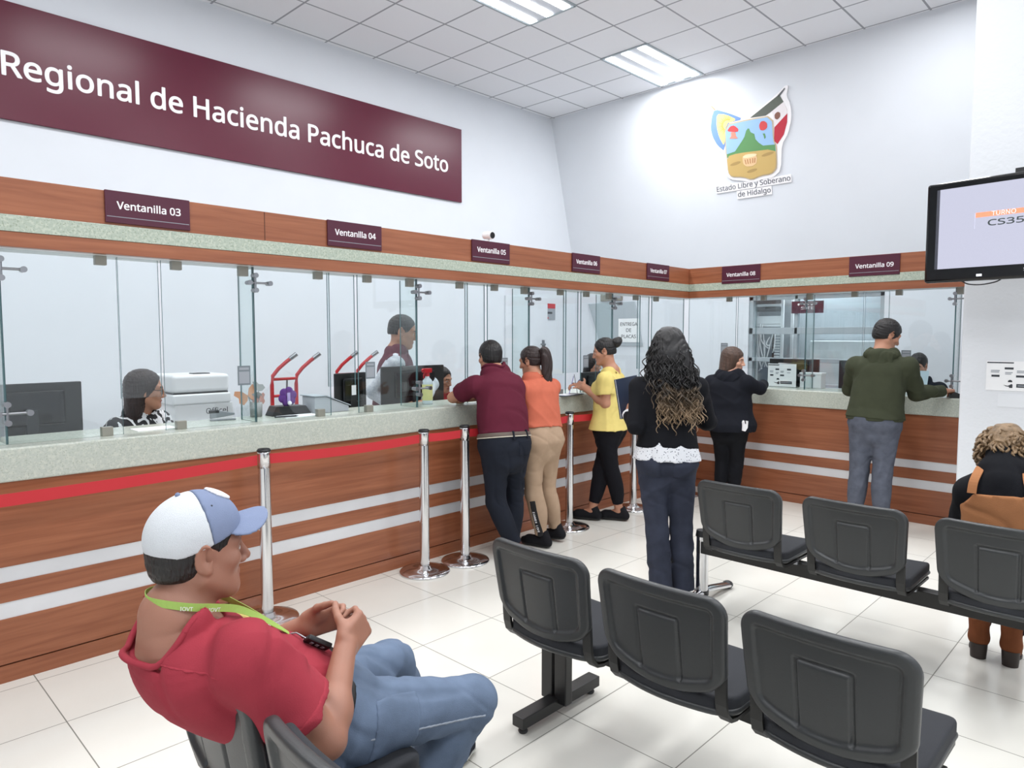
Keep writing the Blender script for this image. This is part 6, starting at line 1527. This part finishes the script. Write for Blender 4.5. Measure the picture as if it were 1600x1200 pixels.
for cx in (0.085, 0.24): m.prism([(cx - 0.016, 0.105), (cx, 0.089), (cx + 0.016, 0.105), (cx, 0.121)], 0.001, TM, 0, 0.010)
m.box(0.11, 0.205, -0.011, -0.01, 0.098, 0.112); m.build('emblem', M_white, sg)

# ------------------------------------------------------------------ server room behind the window
area('server_room_fill', (-3.3, 8.78, 2.75), 1.2, 0.3, 34)  # unseen light added to brighten the room behind the window
rk = thing('network_rack', 'white network rack with patch panels and loose cables behind the window', 'network rack', (-4.17, 8.62, 0))
m = MB()
for x in (0.0, 0.47): m.box(x, x + 0.03, 0, 0.03, 0, 2.1).box(x, x + 0.03, 0.3, 0.33, 0, 2.1)
m.box(0, 0.5, 0, 0.33, 2.07, 2.1).box(0, 0.5, 0, 0.33, 0, 0.03); m.build('frame', M_whitepl, rk)
for z in (1.99, 1.90): MB().box(0.03, 0.40, -0.01, 0.25, z - 0.028, z + 0.028).build('network_switch', M_blackmetal, rk, bevel=0.003)
for z, h_ in ((1.945, 0.03), (1.76, 0.10), (1.69, 0.03)): MB().box(0.03, 0.47, -0.012, 0.03, z - h_ / 2, z + h_ / 2).build('patch_panel', M_whitepl, rk, bevel=0.003)
for k in range(16): MB().box(0.40, 0.465, -0.016, 0.0, 1.12 + k * 0.034, 1.138 + k * 0.034).build('cable_finger', M_whitepl, rk)
MB().box(0.37, 0.395, -0.014, 0.0, 1.1, 1.66).build('cable_duct', M_blackmetal, rk)
rs = np.random.RandomState(4)
for k in range(11):
    a = np.array((rs.uniform(0.06, 0.42), -0.02, rs.uniform(1.5, 1.72))); b = np.array((rs.uniform(0.1, 0.4), -0.04, rs.uniform(1.1, 1.45))); mid = (a + b) / 2 + np.array((rs.uniform(-0.1, 0.1), -0.05, -0.08))
    pts = [tuple((1 - t) ** 2 * a + 2 * t * (1 - t) * mid + t * t * b) for t in np.linspace(0, 1, 14)]
    MB().tube(pts, 0.008, 7).build('cable', M_white, rk)
tag(MB().box(-3.35, -2.5, 8.66, 8.95, 0, 1.5).build('steel_cabinet', M_whitepl, None, bevel=0.01), 'white cabinet standing in the server room behind the window', 'cabinet')

# ------------------------------------------------------------------ staff side furniture and clutter
def desk(label, x0, x1, y0, y1, z=0.74):
    t = thing('staff_desk', label, 'desk', ((x0 + x1) / 2, (y0 + y1) / 2, 0)); a, b = (x1 - x0) / 2, (y1 - y0) / 2
    MB().box(-a, a, -b, b, z - 0.028, z).build('desktop', M_whitepl, t, bevel=0.004)
    for sx_ in (-1, 1):
        for sy_ in (-1, 1): MB().box(sx_ * (a - 0.03) - 0.02, sx_ * (a - 0.03) + 0.02, sy_ * (b - 0.04) - 0.02, sy_ * (b - 0.04) + 0.02, 0, z - 0.028).build('leg', M_steel, t)
    return t
desk('narrow white staff desk behind the counter at the left edge of the photo', -4.45, -4.205, 0.35, 1.90); desk('narrow white staff desk below the hand truck and the burgundy vest', -4.45, -4.205, 2.45, 4.15)
desk('narrow white staff desk below the monitor by the woman in yellow', -4.45, -4.205, 5.3, 6.2); desk('narrow white staff desk behind the back counter', -3.2, -1.95, 6.925, 7.14)
def monitor(label, loc, rz, w, h, z0, white_label=False):
    """screen towards local -y, back towards +y"""
    t = thing('computer_monitor', label, 'monitor', loc, rz, 'clerks\' monitors'); b = z0 - loc[2]
    MB().box(-w / 2, w / 2, -0.012, 0.012, b, b + h).build('panel', M_black, t, bevel=0.005)
    MB().box(-w / 2 + 0.012, w / 2 - 0.012, -0.0135, -0.0115, b + 0.014, b + h - 0.012).build('screen', M_blackgloss, t)
    MB().box(-w * 0.32, w * 0.32, 0.012, 0.035, b + h * 0.18, b + h * 0.86).build('rear_cover', M_blackgloss, t, bevel=0.012, seg=3)
    MB().box(-0.03, 0.03, 0.012, 0.036, 0.01, b + h * 0.5).build('stand_neck', M_black, t, bevel=0.005)
    MB().lathe([(0.001, 0), (0.12, 0), (0.12, 0.006), (0.10, 0.012), (0.001, 0.014)], (0, 0.02, 0), 28).build('stand_base', M_black, t)
    if white_label: MB().box(-0.022, 0.022, 0.035, 0.0362, b + h * 0.38, b + h * 0.66).build('paper_label', M_paper, t)
    return t
monitor('large black monitor seen from behind at the left edge, Ventanilla 03', (-4.33, 0.84, 0.74), R(-86), 0.48, 0.272, 1.035)
monitor('black monitor with a white label on its back, Ventanilla 04', (-4.33, 2.775, 0.74), R(-78), 0.30, 0.255, 1.035, True)
monitor('wide black monitor in front of the man in the burgundy vest', (-4.32, 3.335, 0.74), R(-90), 0.60, 0.29, 1.035)
monitor('black monitor behind the hands of the woman in yellow', (-4.33, 5.66, 0.74), R(-88), 0.50, 0.24, 0.955)
monitor('black monitor behind the counter notice at the back counter', (-2.87, 7.03, 0.74), R(180), 0.50, 0.29, 1.035)
monitor('black monitor beside the man in the green hoodie', (-2.22, 7.03, 0.74), R(174), 0.44, 0.27, 1.05)
# printer on a white cabinet
tag(MB().box(-5.62, -5.12, 1.78, 2.34, 0, 0.93).box(-5.12, -5.112, 1.80, 2.32, 0.05, 0.90).build('low_cabinet', M_whitepl, None, bevel=0.006), 'low white cabinet under the printer', 'cabinet')
bx = thing('cardboard_box', 'white paper carton with handwriting under the printer', 'box', (-5.36, 2.06, 0.93)); MB().box(-0.2, 0.2, -0.20, 0.22, 0, 0.13).build('carton', M_paper, bx, bevel=0.003)
text('lettering', 'Officel', frame_mat((0.2008, 0.02, 0.055), (0, 1, 0), (0, 0, 1)), 0.05, M_ink, bx, 0.0003, 0, width=0.16)
pr = thing('printer', 'white office printer behind the woman with glasses', 'printer', (-5.36, 2.05, 1.06))
MB().box(-0.21, 0.21, -0.205, 0.215, 0, 0.075).build('base', M_whitepl, pr, bevel=0.012, seg=3); MB().box(-0.20, 0.20, -0.20, 0.21, 0.085, 0.215).build('upper_body', M_whitepl, pr, bevel=0.025, seg=4)
MB().box(-0.19, 0.19, -0.19, 0.20, 0.073, 0.087).build('paper_slot', M_blackmetal, pr); MB().box(0.03, 0.12, -0.02, 0.10, 0.213, 0.222).build('control_panel', M_blackmetal, pr, bevel=0.003)
# hand trucks
def hand_truck(label, loc, rz):
    t = thing('hand_truck', label, 'hand truck', loc, rz, 'red hand trucks by the office wall')
    for s_ in (-0.125, 0.125):
        MB().tube([(0, s_, 0.12), (0.0, s_, 0.6), (0.0, s_, 1.12), (0.006, s_ + 0.006, 1.2), (0.03, s_ + 0.05, 1.265), (0.07, s_ + 0.11, 1.33), (0.11, s_ + 0.17, 1.385)], 0.017, 12).build('handle_tube', M_redpaint, t)
        MB().cyl((0.085, s_ + 0.132, 1.352), (0.118, s_ + 0.182, 1.397), 0.020).build('grip', M_steel, t)
        MB().lathe([(0.001, -0.02), (0.06, -0.022), (0.10, -0.02), (0.105, 0), (0.10, 0.02), (0.06, 0.022), (0.001, 0.02)], (-0.09, s_ * 1.35, 0.105), 24, 0, True, Euler((PI / 2, 0, 0)).to_matrix().to_4x4()).build('wheel', M_black, t)
    for z in (0.3, 0.65, 1.02, 1.17): MB().cyl((0, -0.125, z), (0, 0.125, z), 0.013).build('crossbar', M_redpaint, t)
    MB().tube([(0.0, 0.03, 1.16), (0, 0.02, 1.0), (0, -0.005, 0.3)], 0.008, 8).build('centre_rod', M_steel, t)
    MB().box(0, 0.2, -0.17, 0.17, 0.02, 0.028).box(-0.005, 0.004, -0.17, 0.17, 0.02, 0.18).build('toe_plate', M_redpaint, t)
    MB().cyl((-0.09, -0.165, 0.105), (-0.09, 0.165, 0.105), 0.01).build('axle', M_steel, t); return t
ht = hand_truck('red hand truck with angled handles left of the monitor, behind Ventanilla 04', (-5.85, 3.06, 0), R(6)); dup(ht, (-6.15, 3.90, 0), R(2), 'second red hand truck, mostly hidden behind the monitor of Ventanilla 04')
# small things on the granite top
ZT = 1.0575
st = thing('stapler', 'silver and black stapler on the counter inside Ventanilla 03', 'stapler', (-4.08, 1.74, ZT), R(75))
MB().box(-0.07, 0.07, -0.018, 0.018, 0, 0.008).build('base', M_steel, st, bevel=0.002); MB().prism([(-0.07, 0.012), (0.065, 0.03), (0.065, 0.042), (-0.02, 0.058), (-0.07, 0.05)], 0.03, Matrix(((1, 0, 0, 0), (0, 0, -1, 0.015), (0, 1, 0, 0), (0, 0, 0, 1)))).build('arm', M_steel, st, bevel=0.003); MB().box(-0.075, -0.02, -0.016, 0.016, 0.045, 0.062).build('cap', M_black, st, bevel=0.003)
ph = thing('pen_holder', 'pen holder with an orange paper butterfly inside Ventanilla 04', 'pen holder', (-4.12, 1.965, ZT))
MB().lathe([(0.001, 0), (0.035, 0), (0.038, 0.09), (0.034, 0.09), (0.031, 0.005), (0.001, 0.005)], n=24).build('cup', mat('smoky_plastic', rgb(150, 150, 148), 0.2), ph)
wing = [(0, 0), (0.025, 0.035), (0.062, 0.05), (0.075, 0.028), (0.055, 0.0), (0.062, -0.03), (0.04, -0.05), (0.012, -0.03)]
for (nm, mm, dy, dz, rot, sc) in (('orange_butterfly', mat('orange_paper', rgb(222, 150, 104), 0.7), -0.055, 0.135, 20, 1.0), ('grey_butterfly', mat('grey_paper', rgb(150, 152, 150), 0.7), 0.012, 0.155, 75, 0.85), ('pink_flower', mat('pink_paper', rgb(196, 150, 140), 0.7), 0.015, 0.105, 10, 0.7)):
    WM = Matrix.Translation((0.01, dy, dz)) @ Matrix.Rotation(R(rot), 4, 'X') @ Matrix(((0, 0, 1, 0), (1, 0, 0, 0), (0, 1, 0, 0), (0, 0, 0, 1)))
    m = MB(); m.prism([(x * sc, y * sc) for x, y in wing], 0.002, WM @ Matrix.Rotation(R(18), 4, 'Y')); m.prism([(-x * sc, y * sc) for x, y in wing][::-1], 0.002, WM @ Matrix.Rotation(R(-18), 4, 'Y'))
    b_ = m.build(nm, mm, ph); MB().cyl((0.0, dy * 0.3, 0.03), (0.01, dy, dz), 0.0025, n=8).build('stick', M_steel, b_)
cs = thing('desk_tray', 'dark desk tray with a purple paper flower inside Ventanilla 04', 'desk tray', (-4.09, 2.17, ZT))
MB().prism([(-0.14, 0), (0.13, 0), (0.09, 0.055), (-0.11, 0.06)], 0.10, Matrix(((0, 0, 1, -0.05), (1, 0, 0, 0), (0, 1, 0, 0), (0, 0, 0, 1)))).build('tray', M_blackmetal, cs, bevel=0.004)
m = MB()
for k in range(6): a = R(60 * k + 15); m.ball((0.02, -0.02 + 0.034 * math.cos(a), 0.115 + 0.034 * math.sin(a)), 0.03, 12, 0, (0.3, 1, 1))
m.build('purple_flower', mat('purple_felt', rgb(96, 50, 128), 0.8), cs); MB().ball((0.035, -0.015, 0.075), 0.014, 14).build('pearl', M_white, cs); MB().box(0.028, 0.032, -0.028, -0.008, 0.07, 0.14).build('flower_heart', mat('lilac_felt', rgb(176, 156, 206), 0.8), cs)
fs_ = thing('file_tray', 'clear grey sloping file tray inside Ventanilla 04', 'file tray', (-4.08, 2.41, ZT))
MB().prism([(-0.11, 0), (0.14, 0), (0.14, 0.035), (-0.03, 0.105), (-0.11, 0.105)], 0.16, Matrix(((0, 0, 1, -0.08), (1, 0, 0, 0), (0, 1, 0, 0), (0, 0, 0, 1)))).build('tray', mat('grey_acrylic', rgb(176, 180, 186), 0.2), fs_, bevel=0.003)
MB().prism([(-0.12, 0.108), (-0.03, 0.108), (0.15, 0.036), (0.15, 0.041), (-0.03, 0.114), (-0.12, 0.114)], 0.18, Matrix(((0, 0, 1, -0.09), (1, 0, 0, 0), (0, 1, 0, 0), (0, 0, 0, 1)))).build('lid', M_grey, fs_)
for (y, w, lbl) in ((2.17, 0.24, 'white sheet of paper on the counter inside Ventanilla 04, beside the pen'), (1.32, 0.20, 'white sheet of paper on the counter in front of the woman with glasses'), (3.62, 0.2, 'white sheet of paper on the counter inside Ventanilla 05')):
    tag(MB().box(-4.03, -3.90, y - w / 2, y + w / 2, ZT, ZT + 0.003).build('paper_sheet', M_paper), lbl, 'paper')
pe = thing('pen', 'dark pen lying on the counter below the pane of Ventanilla 04', 'pen', (-3.92, 2.06, ZT + 0.009), R(80)); MB().cyl((-0.07, 0, 0), (0.06, 0, 0), 0.005, n=12).build('barrel', M_ink, pe); MB().cyl((0.06, 0, 0), (0.075, 0, 0), 0.005, 0.0012, n=12).build('tip', M_steel, pe)
sb = thing('spray_bottle', 'clear spray bottle with a red trigger head on the counter', 'spray bottle', (-3.985, 3.205, ZT))
MB().lathe([(0.001, 0), (0.036, 0), (0.038, 0.01), (0.038, 0.155), (0.034, 0.175), (0.016, 0.195), (0.015, 0.21), (0.001, 0.21)], n=28).build('bottle', mat('clear_liquid', rgb(206, 216, 222), 0.1), sb)
MB().lathe([(0.0386, 0.03), (0.0388, 0.031), (0.0388, 0.145), (0.0386, 0.146)], n=28).build('label_sleeve', mat('yellow_label', rgb(220, 216, 150), 0.5), sb)
hd_ = MB(); hd_.cyl((0, 0, 0.205), (0, 0, 0.23), 0.017).box(-0.02, 0.02, -0.035, 0.03, 0.23, 0.262).cyl((0, -0.035, 0.25), (0, -0.05, 0.25), 0.008); hh_ = hd_.build('spray_head', M_redpaint, sb, bevel=0.003); MB().tube([(0, -0.022, 0.232), (0, -0.034, 0.215), (0, -0.032, 0.19)], 0.006, 8).build('trigger', M_redpaint, hh_)
bk_ = thing('booklet', 'lilac booklet standing open on the counter before the woman in yellow', 'booklet', (-3.80, 4.60, ZT), R(-50))
MB().box(-0.065, 0.065, -0.002, 0.002, 0, 0.16, 0, Matrix.Rotation(R(-14), 4, 'X')).build('front_page', mat('lilac_card', rgb(150, 142, 190), 0.5), bk_); MB().box(-0.065, 0.065, 0.07, 0.074, 0, 0.16, 0, Matrix.Rotation(R(10), 4, 'X')).build('back_cover', M_ink, bk_)
cb = thing('clipboard', 'dark clipboard with a white form under the hands of the woman in yellow', 'clipboard', (-3.79, 4.56, ZT), R(10)); MB().box(-0.055, 0.085, -0.17, 0.15, 0, 0.004).build('board', mat('slate_board', rgb(70, 84, 106), 0.5), cb); MB().box(-0.045, 0.07, -0.14, 0.12, 0.004, 0.0055).build('form', M_paper, cb)
tm = thing('card_terminal', 'black card terminal by the hand of the man in the hoodie', 'card terminal', (-1.36, 6.515, ZT), R(20)); MB().prism([(-0.035, 0), (0.035, 0), (0.035, 0.035), (0.0, 0.05), (-0.035, 0.03)], 0.13, Matrix(((1, 0, 0, 0), (0, 0, -1, 0.065), (0, 1, 0, 0), (0, 0, 0, 1)))).build('terminal_body', M_black, tm, bevel=0.004); MB().tube([(0.03, -0.05, 0.012), (0.06, -0.07, 0.008), (0.08, -0.03, 0.007), (0.05, 0.0, 0.02)], 0.004, 8).build('cable', M_black, tm)
fb = thing('file_box', 'white file box standing on the back counter right of the notice', 'file box', (-2.60, 6.82, ZT)); MB().box(-0.10, 0.10, -0.06, 0.06, 0, 0.145).build('box', M_whitepl, fb, bevel=0.004); MB().box(-0.105, 0.105, -0.064, 0.064, 0.128, 0.148).build('lid', M_whitepl, fb, bevel=0.003)
cc = thing('security_camera', 'small white security camera on top of the fascia above Ventanilla 05', 'camera', (-3.86, 3.70, 2.2455)); MB().lathe([(0.001, 0), (0.035, 0), (0.035, 0.012), (0.014, 0.02), (0.012, 0.045), (0.001, 0.046)], n=24).build('foot', M_whitepl, cc)
hb_ = MB().cyl((-0.035, 0, 0.072), (0.045, 0.004, 0.066), 0.028, 0.030, 24).build('housing', M_whitepl, cc, bevel=0.004); MB().cyl((0.045, 0.004, 0.066), (0.048, 0.004, 0.0658), 0.024, None, 24).build('lens', M_blackgloss, hb_)
